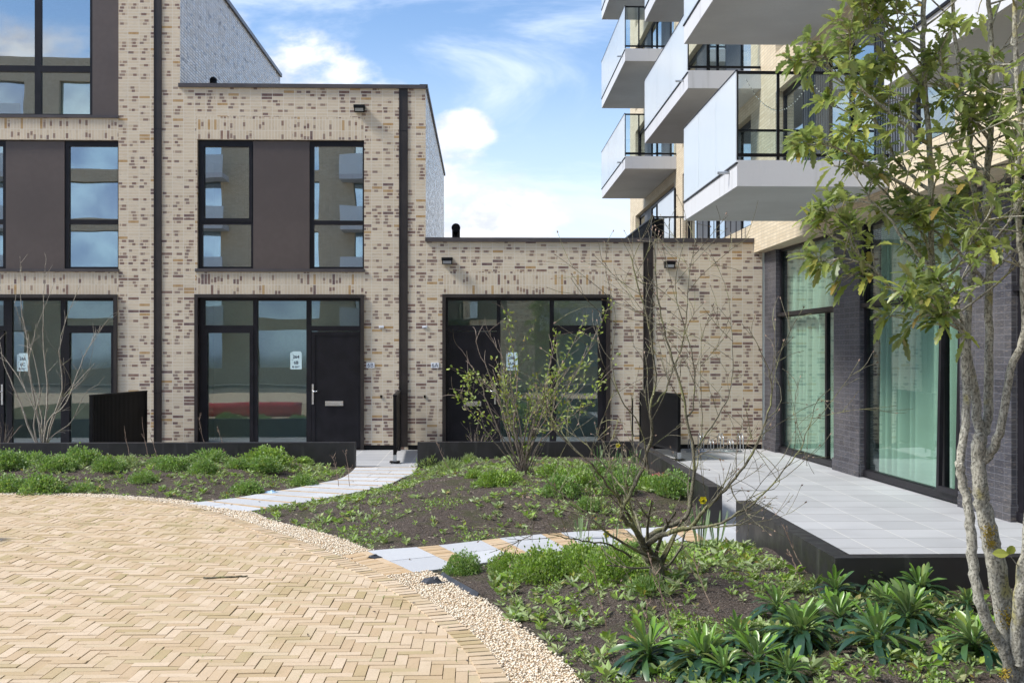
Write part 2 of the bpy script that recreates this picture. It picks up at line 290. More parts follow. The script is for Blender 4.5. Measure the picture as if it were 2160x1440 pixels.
# ------------------------------------------------------------------ mesh helpers
class MB:
    def __init__(s): s.v = []; s.f = []; s.m = []; s.c = []; s.sm = []
    def face(s, pts, m=0, c=(0, 0, 0), smooth=False):
        b = len(s.v); s.v += [tuple(p) for p in pts]; s.f.append(tuple(range(b, b + len(pts)))); s.m.append(m); s.c.append(c); s.sm.append(smooth)
    def raw(s, vs, fs, m=0, c=(0, 0, 0), smooth=False):
        b = len(s.v); s.v += [tuple(p) for p in vs]
        for f in fs: s.f.append(tuple(b + i for i in f)); s.m.append(m); s.c.append(c); s.sm.append(smooth)
    def box(s, x0, x1, y0, y1, z0, z1, m=0, c=(0, 0, 0)):
        if x0 > x1: x0, x1 = x1, x0
        if y0 > y1: y0, y1 = y1, y0
        v = [(x0, y0, z0), (x1, y0, z0), (x1, y1, z0), (x0, y1, z0), (x0, y0, z1), (x1, y0, z1), (x1, y1, z1), (x0, y1, z1)]
        s.raw(v, [(0, 3, 2, 1), (4, 5, 6, 7), (0, 1, 5, 4), (1, 2, 6, 5), (2, 3, 7, 6), (3, 0, 4, 7)], m, c)
        return s
    def tube(s, pts, rad, n=6, m=0, c=(0, 0, 0), cap=True):
        pts = [Vector(p) for p in pts]; N = len(pts)
        if not isinstance(rad, (list, tuple)): rad = [rad] * N
        b = len(s.v); t0 = (pts[1] - pts[0]).normalized(); a = t0.orthogonal().normalized()
        for i, p in enumerate(pts):
            t = (pts[min(i + 1, N - 1)] - pts[max(i - 1, 0)]);
            t = t.normalized() if t.length > 1e-9 else t0
            a = (a - t * a.dot(t)); a = a.normalized() if a.length > 1e-6 else t.orthogonal().normalized(); bb = t.cross(a)
            for k in range(n):
                q = 2 * pi * k / n; s.v.append(tuple(p + (a * cos(q) + bb * sin(q)) * rad[i]))
        for i in range(N - 1):
            for k in range(n):
                k2 = (k + 1) % n; s.f.append((b + i * n + k, b + i * n + k2, b + (i + 1) * n + k2, b + (i + 1) * n + k)); s.m.append(m); s.c.append(c); s.sm.append(n > 4)
        if cap:
            for i, o in ((0, 1), (N - 1, 0)):
                fc = tuple(b + i * n + k for k in range(n)); s.f.append(fc[::-1] if o else fc); s.m.append(m); s.c.append(c); s.sm.append(False)
        return s
    def plate(s, r, holes, y, d, axis='y', mrects=(), m=0, outer=True, back=False):
        """rect r=(u0,u1,z0,z1) with rectangular holes, front at y, thickness d behind; axis 'y' faces -Y, 'x' faces -X"""
        us = sorted({r[0], r[1]} | {min(max(q, r[0]), r[1]) for h in list(holes) + [a[0] for a in mrects] for q in h[:2]})
        zs = sorted({r[2], r[3]} | {min(max(q, r[2]), r[3]) for h in list(holes) + [a[0] for a in mrects] for q in h[2:4]})
        P = (lambda u, w, z: (u, w, z)) if axis == 'y' else (lambda u, w, z: (w, u, z))
        fl = axis != 'y'
        def q(a, mm): s.face(a[::-1] if fl else a, mm)
        for i in range(len(us) - 1):
            for k in range(len(zs) - 1):
                a, b, c, e = us[i], us[i + 1], zs[k], zs[k + 1]; cu, cz = (a + b) / 2, (c + e) / 2
                if b - a < 1e-5 or e - c < 1e-5 or any(h[0] < cu < h[1] and h[2] < cz < h[3] for h in holes): continue
                mm = m
                for R, mi in mrects:
                    if R[0] < cu < R[1] and R[2] < cz < R[3]: mm = mi
                q([P(a, y, c), P(b, y, c), P(b, y, e), P(a, y, e)], mm)
                if back: q([P(a, y + d, c), P(a, y + d, e), P(b, y + d, e), P(b, y + d, c)], mm)
        for h in holes:
            a, b, c, e = max(h[0], r[0]), min(h[1], r[1]), max(h[2], r[2]), min(h[3], r[3])
            if h[0] >= r[0]: q([P(a, y, c), P(a, y, e), P(a, y + d, e), P(a, y + d, c)], m)
            if h[1] <= r[1]: q([P(b, y, c), P(b, y + d, c), P(b, y + d, e), P(b, y, e)], m)
            if h[3] <= r[3]: q([P(a, y, e), P(b, y, e), P(b, y + d, e), P(a, y + d, e)], m)
            if h[2] > r[2]: q([P(a, y, c), P(a, y + d, c), P(b, y + d, c), P(b, y, c)], m)
        if outer:
            a, b, c, e = r
            q([P(a, y, c), P(a, y, e), P(a, y + d, e), P(a, y + d, c)], m); q([P(b, y, c), P(b, y + d, c), P(b, y + d, e), P(b, y, e)], m)
            q([P(a, y, e), P(b, y, e), P(b, y + d, e), P(a, y + d, e)], m); q([P(a, y, c), P(a, y + d, c), P(b, y + d, c), P(b, y, c)], m)
        return s
    def build(s, name, mats, parent=None, loc=None, uv=True, col=False):
        if isinstance(mats, str): mats = [mats]
        me = bpy.data.meshes.new(name); v = s.v
        if loc is not None: v = [(a - loc[0], b - loc[1], c - loc[2]) for a, b, c in v]
        me.from_pydata(v, [], s.f)
        for k in mats: me.materials.append(MATS[k])
        me.polygons.foreach_set('material_index', s.m); me.polygons.foreach_set('use_smooth', s.sm)
        if uv:
            L = me.uv_layers.new(name='UVMap'); arr = [0.] * (2 * len(me.loops)); vs = me.vertices; k = 0
            for p in me.polygons:
                n = p.normal; ax = 1 if abs(n.y) >= abs(n.x) and abs(n.y) >= abs(n.z) else (0 if abs(n.x) >= abs(n.z) else 2)
                for li in p.vertices:
                    q = v[li]; arr[k], arr[k + 1] = ((q[0], q[2]) if ax == 1 else (q[1], q[2]) if ax == 0 else (q[0], q[1])); k += 2
            L.data.foreach_set('uv', arr)
        if col:
            A_ = me.color_attributes.new('Col', 'FLOAT_COLOR', 'CORNER'); arr = []
            for f, c in zip(s.f, s.c): arr += [c[0], c[1], c[2], 1.] * len(f)
            A_.data.foreach_set('color', arr)
        me.update(); o = bpy.data.objects.new(name, me); COL.objects.link(o)
        if loc is not None: o.location = loc
        if parent is not None:
            o.parent = parent
            if loc is None and parent.location.length > 0: o.matrix_parent_inverse = Matrix.Translation(parent.location).inverted()
        return o
def tag(o, label=None, cat=None, group=None, kind=None):
    if label: o['label'] = label
    if cat: o['category'] = cat
    if group: o['group'] = group
    if kind: o['kind'] = kind
    return o
def thing(name, label, cat, loc=(0, 0, 0), group=None):
    o = bpy.data.objects.new(name, None); o.empty_display_size = .2; COL.objects.link(o); o.location = loc
    return tag(o, label, cat, group)
def clone(o, parent=None):
    c = o.copy(); COL.objects.link(c)
    if parent is not None: c.parent = parent
    for ch in list(o.children): clone(ch, c)
    return c
def text_mesh(mb, txt, size, org, right, up, m=0, align='CENTER', bold=0.0):
    cu = bpy.data.curves.new('t', 'FONT'); cu.body = txt; cu.size = size; cu.align_x = align; cu.align_y = 'CENTER'; cu.offset = bold; cu.resolution_u = 3
    ob = bpy.data.objects.new('t', cu); COL.objects.link(ob); bpy.context.view_layer.update()
    me = bpy.data.meshes.new_from_object(ob); right = Vector(right); up = Vector(up); org = Vector(org)
    mb.raw([org + right * v.co.x + up * v.co.y for v in me.vertices], [tuple(p.vertices) for p in me.polygons], m)
    bpy.data.objects.remove(ob); bpy.data.curves.remove(cu); bpy.data.meshes.remove(me)

# ------------------------------------------------------------------ ground plan
RING = [(-16, 12.2), (-12.5, 13.9), (-10, 14.6), (-8, 14.9), (-6.57, 14.9), (-5.57, 14.8), (-4.75, 14.5), (-3.75, 13.85), (-2.86, 12.76), (-2.28, 11.88), (-1.89, 11.27), (-1.34, 10.34), (-.81, 9.38), (-.58, 8.9), (-.36, 8.36), (-.05, 7.45), (.075, 6.94), (.165, 6.34), (.22, 5.5), (.15, 4.5), (-.1, 3.2), (-.6, 1.8), (-1.6, 0)]
GRAV = [(-16, 12.6), (-12.5, 14.25), (-10, 14.9), (-8, 15.18), (-6.7, 15.17), (-5.67, 15.07), (-4.84, 14.8), (-3.8, 14.24), (-2.85, 13.34), (-2.46, 12.65), (-2.12, 12.2), (-1.67, 11.65), (-1.39, 11.2), (-1.1, 10.7), (-.45, 9.57), (-.33, 9.28), (-.15, 8.88), (.01, 8.5), (.16, 8.0), (.34, 7.46), (.41, 7.19), (.46, 6.94), (.53, 6.65), (.566, 6.38), (.63, 5.5), (.56, 4.5), (.3, 3.2), (-.15, 1.8), (-1.15, 0)]
P1L = [(-2.11, 18.36), (-2.1, 17.6), (-2.16, 16.7), (-2.42, 16.1), (-2.66, 15.55), (-2.98, 15.05), (-3.2, 14.62), (-3.58, 14.2), (-3.75, 14.0)]
P1R = [(-1.07, 18.36), (-1.09, 17.4), (-1.21, 16.8), (-1.36, 15.9), (-1.59, 15.36), (-1.78, 14.97), (-2.09, 14.4), (-2.38, 13.9), (-2.85, 13.3)]
P2U = [(-1.32, 10.36), (-1.08, 10.62), (-.43, 10.9), (.42, 11.44), (1.2, 11.74), (1.9, 11.95), (2.56, 12.1), (2.75, 12.1)]
P2D = [(-.83, 9.42), (-.52, 9.6), (-.02, 9.95), (.76, 10.55), (1.4, 10.85), (2.0, 10.98), (2.6, 11.0), (2.75, 11.0)]
def resample(P, n):
    P = [Vector((a, b)) for a, b in P]; L = [0]
    for i in range(1, len(P)): L.append(L[-1] + (P[i] - P[i - 1]).length)
    out = []; T = L[-1]; j = 0
    # catmull-rom smoothed
    for k in range(n):
        d = T * k / (n - 1)
        while j < len(P) - 2 and L[j + 1] < d: j += 1
        t = (d - L[j]) / max(1e-9, L[j + 1] - L[j]); p0 = P[max(j - 1, 0)]; p1 = P[j]; p2 = P[j + 1]; p3 = P[min(j + 2, len(P) - 1)]
        out.append(.5 * ((2 * p1) + (p2 - p0) * t + (2 * p0 - 5 * p1 + 4 * p2 - p3) * t * t + (3 * p1 - p0 - 3 * p2 + p3) * t ** 3))
    return out
def inpoly(x, y, P):
    c = False; n = len(P); j = n - 1
    for i in range(n):
        xi, yi = P[i]; xj, yj = P[j]
        if (yi > y) != (yj > y) and x < (xj - xi) * (y - yi) / (yj - yi) + xi: c = not c
        j = i
    return c
def dist(x, y, P, closed=False):
    best = 1e9; n = len(P)
    for i in range(n if closed else n - 1):
        ax, ay_ = P[i]; bx, by = P[(i + 1) % n]; vx, vy = bx - ax, by - ay_; L = vx * vx + vy * vy
        t = 0 if L == 0 else max(0, min(1, ((x - ax) * vx + (y - ay_) * vy) / L)); d = (ax + t * vx - x) ** 2 + (ay_ + t * vy - y) ** 2
        if d < best: best = d
    return sqrt(best)
RS = [tuple(p) for p in resample(RING, 150)]; GS = [tuple(p) for p in resample(GRAV, 90)]
POLY_G = GS + [(-16, 0)]; POLY_R = RS + [(-16, 0)]
POLY1 = P1L + P1R[::-1]; POLY2 = P2U + P2D[::-1]
def sdist(x, y):
    """distance from paved ground (negative inside it)"""
    if inpoly(x, y, POLY_G) or inpoly(x, y, POLY1) or inpoly(x, y, POLY2): return -.05
    return min(dist(x, y, GS), dist(x, y, POLY1, True), dist(x, y, POLY2, True))
def sm(a, b, x): t = max(0, min(1, (x - a) / (b - a))); return t * t * (3 - 2 * t)
BUMPS = [(1.32, 8.3, .9, .10), (.6, 15.0, 1.6, .12), (-6.5, 16.8, 2.5, .06), (-3.2, 16.6, 1.0, .03), (4.0, 6.4, 1.8, .04), (1.2, 13.2, 1.3, .06)]
def soilz(x, y, d=None):
    if d is None: d = sdist(x, y)
    if d < 0: return -.04
    z = -.012 + .17 * sm(0, 1.5, d); e = sm(0, .8, d)
    for bx, by, r, h in BUMPS: z += e * h * math.exp(-((x - bx) ** 2 + (y - by) ** 2) / (r * r))
    z += e * (.025 * noise.noise(Vector((x * 1.7, y * 1.7, 0))) + .012 * noise.noise(Vector((x * 6, y * 6, 3))) + .006 * noise.noise(Vector((x * 19, y * 19, 5))))
    return z
# wide ground
g = MB(); g.face([(-400, -400, -.09), (400, -400, -.09), (400, 400, -.09), (-400, 400, -.09)]); tag(g.build('ground', 'asphalt'), kind='structure')
# soil beds
def soil():
    b = MB(); st = .075; x0, x1, y0, y1 = -12.0, 9.5, 1.2, 18.44; nx = int((x1 - x0) / st); ny = int((y1 - y0) / st); idx = {}
    vs = []; d_ = {}
    for j in range(ny + 1):
        for i in range(nx + 1):
            x = x0 + i * st; y = y0 + j * st
            if (x > 2.72 and y > 8.02): continue
            if x > 2.64 and y > 7.98: x = 2.64
            d = sdist(x, y)
            if d < 0 and inpoly(x, y, POLY_R) and dist(x, y, RS) > .3: continue
            idx[(i, j)] = len(vs); vs.append((x, y, soilz(x, y, d)))
    fs = []
    for j in range(ny):
        for i in range(nx):
            q = [idx.get(k) for k in ((i, j), (i + 1, j), (i + 1, j + 1), (i, j + 1))]
            if None not in q: fs.append(tuple(q))
    b.raw(vs, fs, smooth=True); tag(b.build('soil', 'soil', uv=False), kind='structure')
soil()
# terrace paving (behind the low steel walls and in front of the apartment)
def flat(name, polys, m, z, kind='structure'):
    b = MB()
    for p in polys: b.face([(x, y, z) for x, y in p])
    return tag(b.build(name, m), kind=kind)
flat('terrace', [[(-14, 18.5), (2.6, 18.5), (2.6, 21.8), (-14, 21.8)], [(-2.11, 18.36), (-1.07, 18.36), (-1.07, 18.5), (-2.11, 18.5)],
     [(2.6, 8.0), (2.6, 8.0), (12, 8.0), (12, 21.8), (2.6, 21.8)][1:]], 'terrace_tile', 0.0)

# plaza: herringbone clay pavers, soldier ring, gravel
def plaza():
    w_ = .0765; gp = .0035; b = MB(); inner = []
    R = RS
    for i, p in enumerate(R):
        a = R[max(i - 1, 0)]; c = R[min(i + 1, len(R) - 1)]; tx, ty = c[0] - a[0], c[1] - a[1]; L = sqrt(tx * tx + ty * ty); inner.append((p[0] + ty / L * .165, p[1] - tx / L * .165))
    IP = inner + [(-16, 0)]
    def paverbox(cx, cy, lx, ly, ang=0., zt=None):
        h = (random.random() - .5) * .006 if zt is None else zt; j = [(random.random() - .5) * .004 for _ in range(4)]; ca, sa = cos(ang), sin(ang); e = .0012
        g_ = random.random(); c = (random.random() ** .8, max(0, (g_ - .62) / .38) ** 1.2, 0); top = []; bot = []
        ang += (random.random() - .5) * .012
        for k, (sx, sy) in enumerate(((-1, -1), (1, -1), (1, 1), (-1, 1))):
            X = sx * (lx / 2 - e); Y = sy * (ly / 2 - e); top.append((cx + X * ca - Y * sa, cy + X * sa + Y * ca, .002 + h + j[k]))
            X = sx * lx / 2; Y = sy * ly / 2; bot.append((cx + X * ca - Y * sa, cy + X * sa + Y * ca, -.006 + h))
        z0 = top[0][2]; b.raw(top + bot, [(0, 1, 2, 3), (4, 5, 1, 0), (5, 6, 2, 1), (6, 7, 3, 2), (7, 4, 0, 3)], 0, c)
    for i in range(-150, 8):
        for j in range(30, 205):
            t = (i + j) % 6
            if t == 0: cx, cy, lx, ly = (i + 1.5) * w_, (j + .5) * w_, 3 * w_ - gp, w_ - gp
            elif t == 3: cx, cy, lx, ly = (i + .5) * w_, (j + 1.5) * w_, w_ - gp, 3 * w_ - gp
            else: continue
            # gentle camber waviness
            cx += .012 * noise.noise(Vector((cx * .8, cy * .8, 1))); cy += .012 * noise.noise(Vector((cx * .8, cy * .8, 7)))
            if inpoly(cx, cy, IP) or (inpoly(cx, cy, POLY_R) and dist(cx, cy, IP[:-1]) < .09): paverbox(cx, cy, lx, ly)
    M = resample([((a[0] + c[0]) / 2, (a[1] + c[1]) / 2) for a, c in zip(R, inner)], 900)
    acc = 0; last = M[0]
    for k in range(1, len(M)):
        acc += (M[k] - last).length; last = M[k]
        if acc >= w_ + .001:
            acc = 0; t = M[min(k + 1, len(M) - 1)] - M[k - 1]; paverbox(M[k].x, M[k].y, w_ - gp * .6, .160, atan2(t.y, t.x), .0055)
    # apron of bricks where the second path meets the ring
    tag(b.build('plaza_paving', 'plaza_brick', uv=False, col=True), kind='structure')
    g = MB(); g.face([(x, y, -.010) for x, y in ([p for p in RS if p[1] > .0] + [(-16, 0)])]); tag(g.build('paving_joint_sand', 'joint', uv=False), kind='structure')
    flat('plaza_far', [[(-40, -9), (-1.6, -9), (-1.6, 1.9), (-12, 2.0), (-16, 2), (-16, 20), (-40, 20)], [(-1.6, -9), (20, -9), (20, 1.0), (-1.6, 1.0)]], 'plaza_plain', -.002)
plaza()
def gravel():
    b = MB(); G = GS; base = MB()
    R2 = [tuple(p) for p in resample(RING, 90)]
    for i in range(89): base.face([(*R2[i], -.018), (*R2[i + 1], -.018), (*G[i + 1], -.012), (*G[i], -.012)][::-1])
    tag(base.build('gravel_bed', 'pebble', uv=False, col=True), kind='structure')
    ico = [(0, 0, 1), (.9, 0, .3), (.28, .85, .3), (-.73, .53, .3), (-.73, -.53, .3), (.28, -.85, .3), (0, 0, -.6)]
    fs = [(0, 1, 2), (0, 2, 3), (0, 3, 4), (0, 4, 5), (0, 5, 1), (6, 2, 1), (6, 3, 2), (6, 4, 3), (6, 5, 4), (6, 1, 5)]
    n = 0; tries = 0
    while n < 24000 and tries < 120000:
        tries += 1
        k = random.uniform(0, 88.9); i = int(k); f = k - i; u = random.random()
        rx = R2[i][0] * (1 - f) + R2[i + 1][0] * f; ry = R2[i][1] * (1 - f) + R2[i + 1][1] * f; gx = G[i][0] * (1 - f) + G[i + 1][0] * f; gy = G[i][1] * (1 - f) + G[i + 1][1] * f
        u = -.01 + u * 1.06; x = rx * (1 - u) + gx * u + random.gauss(0, .008); y = ry * (1 - u) + gy * u + random.gauss(0, .008)
        if y < 4.5 or x < -9.5 or (y > 12.4 and random.random() < .35): continue
        if inpoly(x, y, POLY1) or inpoly(x, y, POLY2): continue
        r = random.uniform(.006, .013) * (1.15 if y > 12 else 1); a = random.random() * 6.28; ca, sa = cos(a) * r, sin(a) * r; sx = random.uniform(.8, 1.35); sz = r * random.uniform(.55, .95); z = random.uniform(-.012, .008)
        vs = [(x + (px * sx * ca - py * sa) * random.uniform(.85, 1.1), y + (px * sx * sa + py * ca) * random.uniform(.85, 1.1), z + pz * sz) for px, py, pz in ico]
        q = random.random(); b.raw(vs, fs, 0, (random.random() ** .6, max(0, (q - .8) / .2) * .9, 0), True); n += 1
    tag(b.build('gravel', 'pebble', uv=False, col=True), kind='stuff')
gravel()
def path(name, Lp, Rp, scheme, n=200):
    L = resample(Lp, n); R = resample(Rp, n); C = [(a + c) / 2 for a, c in zip(L, R)]; S_ = [0]
    for i in range(1, n): S_.append(S_[-1] + (C[i] - C[i - 1]).length)
    def pt(s, u):
        s = max(0, min(S_[-1], s)); j = 0
        while j < n - 2 and S_[j + 1] < s: j += 1
        f = (s - S_[j]) / (S_[j + 1] - S_[j]); a = L[j].lerp(L[j + 1], f); c = R[j].lerp(R[j + 1], f); return a.lerp(c, u)
    b = MB(); sand = MB()
    for j in range(n - 1): sand.face([(*L[j], -.012), (*L[j + 1], -.012), (*R[j + 1], -.012), (*R[j], -.012)])
    tag(sand.build('path_joint_sand', 'joint', uv=False), kind='structure')
    def q(s0, s1, u0, u1, m, c, z=.003, gap=.003):
        W_ = (pt(s0, 0) - pt(s0, 1)).length; gu = gap / W_; k = max(1, int((s1 - s0) / .12)); zz = z + random.uniform(-.0015, .0015)
        A_ = [pt(s0 + gap + (s1 - s0 - 2 * gap) * i / k, u0 + gu) for i in range(k + 1)]; B_ = [pt(s0 + gap + (s1 - s0 - 2 * gap) * i / k, u1 - gu) for i in range(k + 1)]
        ring = A_ + B_[::-1]; b.face([(p.x, p.y, zz) for p in ring], m, c)
        for i in range(len(ring)): p, r = ring[i], ring[(i + 1) % len(ring)]; b.face([(p.x, p.y, zz), (p.x, p.y, zz - .03), (r.x, r.y, zz - .03), (r.x, r.y, zz)], m, c)
    rc = lambda: (random.random(), random.random() ** 3 * .5, 0)
    scheme(S_[-1], q, rc, pt)
    # face orientation: make tops point up
    for i, f in enumerate(b.f):
        if len(f) > 2:
            p = [Vector(b.v[k]) for k in f]
            nz = sum((p[k].x - p[k - 1].x) * (p[k].y + p[k - 1].y) for k in range(len(p)))
            if abs(p[0].z - p[2].z) < 1e-6 and nz > 0: b.f[i] = f[::-1]
    tag(b.build(name, ['path_slab', 'path_brick'], uv=False, col=True), kind='structure')
def scheme1(T, q, rc, pt):
    s = 0.; k = 0
    while s < T - .1:
        nb = 7; off = random.random() * .1
        for i in range(nb): q(s, s + .078, i / nb, (i + 1) / nb, 1, rc())
        s += .078; e = min(T, s + .40); sp = .5 + (.12 if k % 2 else -.12)
        q(s, e, 0, sp, 0, rc()); q(s, e, sp, 1, 0, rc()); s = e; k += 1
def scheme2(T, q, rc, pt):
    s = 0.
    for i in range(13): q(s, s + .22, i / 13, (i + 1) / 13, 1, rc())
    for i in range(5): q(s + .22, s + .30, i / 5, (i + 1) / 5, 1, rc())
    s = .30
    while s < T - .05:
        e = min(T, s + .48); q(s, e, 0, .5, 0, rc()); q(s, e, .5, 1, 0, rc()); s = e
        if s > T - .1: break
        e = min(T, s + .22)
        for i in range(13): q(s, e, i / 13, (i + 1) / 13, 1, rc())
        s = e
path('garden_path', P1L, P1R, scheme1); path('garden_path', P2U, P2D, scheme2)

# ------------------------------------------------------------------ houses
GLZ = 'glass'
class House:
    def __init__(s, name, label, cpx, group=None):
        s.root = thing(name, label, 'house', (0, 0, 0), group); s.c = cpx
    def X(s, px): return at(px, HY, D).x
    def Z(s, py): return at(s.c, py, D).z
    def R(s, a, b, c, e): return (s.X(a), s.X(b), s.Z(e), s.Z(c))   # px rect x0,x1,ytop,ybottom -> x0,x1,z0,z1
    def window(s, fr, panes, y=D + .07, gl='glass', m='frame_dark', name='window', sash=()):
        f = MB(); F_ = s.R(*fr); P = [s.R(*p) for p in panes]; f.plate(F_, P, y, .07)
        for sa in sash:
            a = s.R(*sa[0]); f.plate(a, [s.R(*sa[1])], y - .012, .03)
        o = f.build(name, m, s.root); g_ = MB()
        for p in P: g_.box(p[0] - .006, p[1] + .006, y + .045, y + .055, p[2] - .006, p[3] + .006)
        g_.build('pane', gl, o); return o
    def panel(s, r, y=D + .05):
        b = MB(); x0, x1, z0, z1 = s.R(*r); b.box(x0, x1, y, y + .06, z0, z1); return b.build('facade_panel', 'panel_brown', s.root)
    def sill(s, x0, x1, y0, y1):
        b = MB(); a = s.R(x0, x1, y0, y1); b.box(a[0], a[1], D - .035, D + .10, a[2], a[3]); return b.build('window_sill', 'coping', s.root)
    def wall(s, r, holes, soldiers, depth=.16, extra=()):
        b = MB(); b.plate(s.R(*r), [s.R(*h) for h in holes], D, depth, mrects=[(s.R(*q), 1) for q in soldiers], outer=False)
        for fn in extra: fn(b)
        return b.build('brick_wall', ['brick', 'brick_soldier', 'glazed_brick', 'frame_dark', 'coping'], s.root)
    def room(s, a, b_, zt, zb, deep=2.6, wm='interior_wall'):  # depth shortened so daylight through the glass brightens the back wall
        b = MB(); x0, x1 = s.X(a), s.X(b_); z1, z0 = s.Z(zt), s.Z(zb); y0, y1 = D + .17, D + deep
        b.face([(x0, y0, z0), (x1, y0, z0), (x1, y1, z0), (x0, y1, z0)], 1); b.face([(x0, y0, z1), (x0, y1, z1), (x1, y1, z1), (x1, y0, z1)], 2)
        b.face([(x0, y1, z0), (x1, y1, z0), (x1, y1, z1), (x0, y1, z1)], 0); b.face([(x0, y0, z0), (x0, y1, z0), (x0, y1, z1), (x0, y0, z1)], 0); b.face([(x1, y0, z0), (x1, y0, z1), (x1, y1, z1), (x1, y1, z0)], 2)
        return b.build('room_interior', [wm, 'interior_floor', 'interior_white'], s.root)
    def pipe(s, a, b_, yt, yb=948):
        b = MB(); x0, x1, z0, z1 = s.R(a, b_, yt, yb); zz = z0 + .05; b.box(x0, x1, D - .006, D + .05, zz, z1); b.box(x0 - .012, x0, D - .018, D + .05, zz, z1 - .002); b.box(x1, x1 + .012, D - .018, D + .05, zz, z1 - .002)
        z = z0 + 1.1
        while z < z1: b.box(x0, x1, D - .009, D - .006, z, z + .008, 1); z += 2.6
        return b.build('downpipe_channel', ['frame_brown', 'frame_dark'], s.root)
    def surround(s, r, t=7):
        x0, x1, y0, y1 = r; b = MB(); F_ = s.R(x0, x1, y0, y1 + 2); hole = s.R(x0 + t, x1 - t, y0 + t, y1 + 10); b.plate(F_, [hole], D - .05, .19); return b.build('door_surround', 'frame_brown', s.root)
    def door(s, r, handle_left=True, slot=None):
        x0, x1, z0, z1 = s.R(*r); y = D + .085; b = MB(); b.box(x0, x1, y, y + .06, z0, z1)
        i = .075; b.plate((x0 + .005, x1 - .005, z0 + .005, z1 - .005), [(x0 + i, x1 - i, z0 + .02, z1 - i)], y - .012, .012)
        o = b.build('door', 'frame_dark', s.root)
        hx = x0 + .035 if handle_left else x1 - .035; hz = 1.10; h = MB(); h.box(hx - .018, hx + .018, y - .026, y - .0125, hz - .20, hz + .20)
        dr = 1 if handle_left else -1; h.tube([(hx, y - .02, hz + .06), (hx, y - .07, hz + .06), (hx + dr * .10, y - .075, hz + .06)], .012, 8); h.tube([(hx, y - .02, hz - .1), (hx, y - .035, hz - .1)], .014, 8); h.build('door_handle', 'chrome', o)
        if slot:
            a = s.R(*slot); h = MB(); h.box(a[0], a[1], y - .02, y - .001, a[2], a[3]); h.box(a[0] + .01, a[1] - .01, y - .026, y - .02, (a[2] + a[3]) / 2 - .008, (a[2] + a[3]) / 2 + .028); h.build('letter_slot', 'chrome', o)
        return o
def coping(H, a, b_, y0, y1, ret=None):
    c = MB(); x0, x1 = H.X(a), H.X(b_); z1, z0 = H.Z(y0), H.Z(y1); c.box(x0, x1, D - .045, D + .35, z0, z1)
    return c.build('roof_coping', 'coping', H.root)
BACK = D + 10.7
def plinth(H, a, b_, gaps):
    b = MB(); xs = [H.X(a)]
    for g0, g1 in gaps: xs += [H.X(g0), H.X(g1)]
    xs.append(H.X(b_))
    for i in range(0, len(xs), 2): b = MB(); b.box(xs[i], xs[i + 1], D - .012, D + .02, 0, .095); b.build('wall_plinth', 'black_metal', H.root)

# --- tall house on the left
HA = House('brick_house', 'tall brick house at the far left with three storeys and bare pale shrub in front', 125)
ztopA = 10.05
opA1 = (-260, 250, -330, 247); opA2 = (-260, 250, 295, 569); opA3 = (-260, 247, 621, 952)
def exA(b):
    xr = HA.X(380); z0 = HA.Z(186)
    b.face([(xr, D, 0), (xr, BACK, 0), (xr, BACK, ztopA), (xr, D, ztopA)][::1], 2)
    b.box(xr - .14, xr + .05, D - .02, BACK + .05, ztopA, ztopA + .10, 4)
    xl = HA.X(-400); b.face([(xl, BACK, 0), (xl, BACK, ztopA), (xr, BACK, ztopA), (xr, BACK, 0)], 0); b.face([(xl, D, ztopA - .02), (xr, D, ztopA - .02), (xr, BACK, ztopA - .02), (xl, BACK, ztopA - .02)], 4)
    b.face([(xl, D, 0), (xl, D, ztopA), (xl, BACK, ztopA), (xl, BACK, 0)], 2)
pyA = HY - (ztopA - HC) * 106.2
HA.wall((-400, 380, pyA, 948), [opA1, opA2, opA3], [(-260, 250, 250, 294.5), (-260, 250, 574, 620.5)], extra=(exA,))
coping(HA, -400, 381.5, pyA - 8, pyA)
HA.window((-60, 193, -330, 243), [(-45, 70, -320, 137), (-45, 70, 150, 239), (83, 187, -320, 137), (83, 187, 150, 239)], gl='glass_upper'); HA.panel((193, 250, -330, 243)); HA.panel((-260, -60, -330, 243))
HA.sill(-262, 251, 243, 249)
HA.window((134, 249, 295, 567), [(143, 246, 307, 462), (143, 246, 472, 562)], gl='glass_upper'); HA.panel((10, 134, 297, 567)); HA.window((-105, 10, 295, 567), [(-96, 3, 307, 462), (-96, 3, 472, 562)], gl='glass_upper'); HA.panel((-260, -105, 297, 567))
HA.sill(-262, 251, 567, 573)
HA.surround((-115, 248, 621, 946)); b = MB(); b.plate(HA.R(-260, -115, 621, 952), [], D, .1, outer=False); b.build('brick_infill', 'brick', HA.root)
HA.window((10, 241, 628, 950), [(22, 125, 634, 934), (136, 236, 634, 686), (144, 232, 702, 934)], sash=[((136, 240, 693, 945), (144, 232, 702, 935))]); HA.window((-108, 10, 628, 697), [(-96, 4, 634, 687)])
HA.door((-96, 5, 698, 947), False, (-50, -12, 846, 856))
HA.room(-250, 300, 628, 946); HA.room(-250, 300, 298, 566, wm='interior_white'); HA.room(-250, 300, -320, 240, 4.)
HA.pipe(326, 340, pyA); plinth(HA, -400, 380, [(-115, 248), (324, 342)])

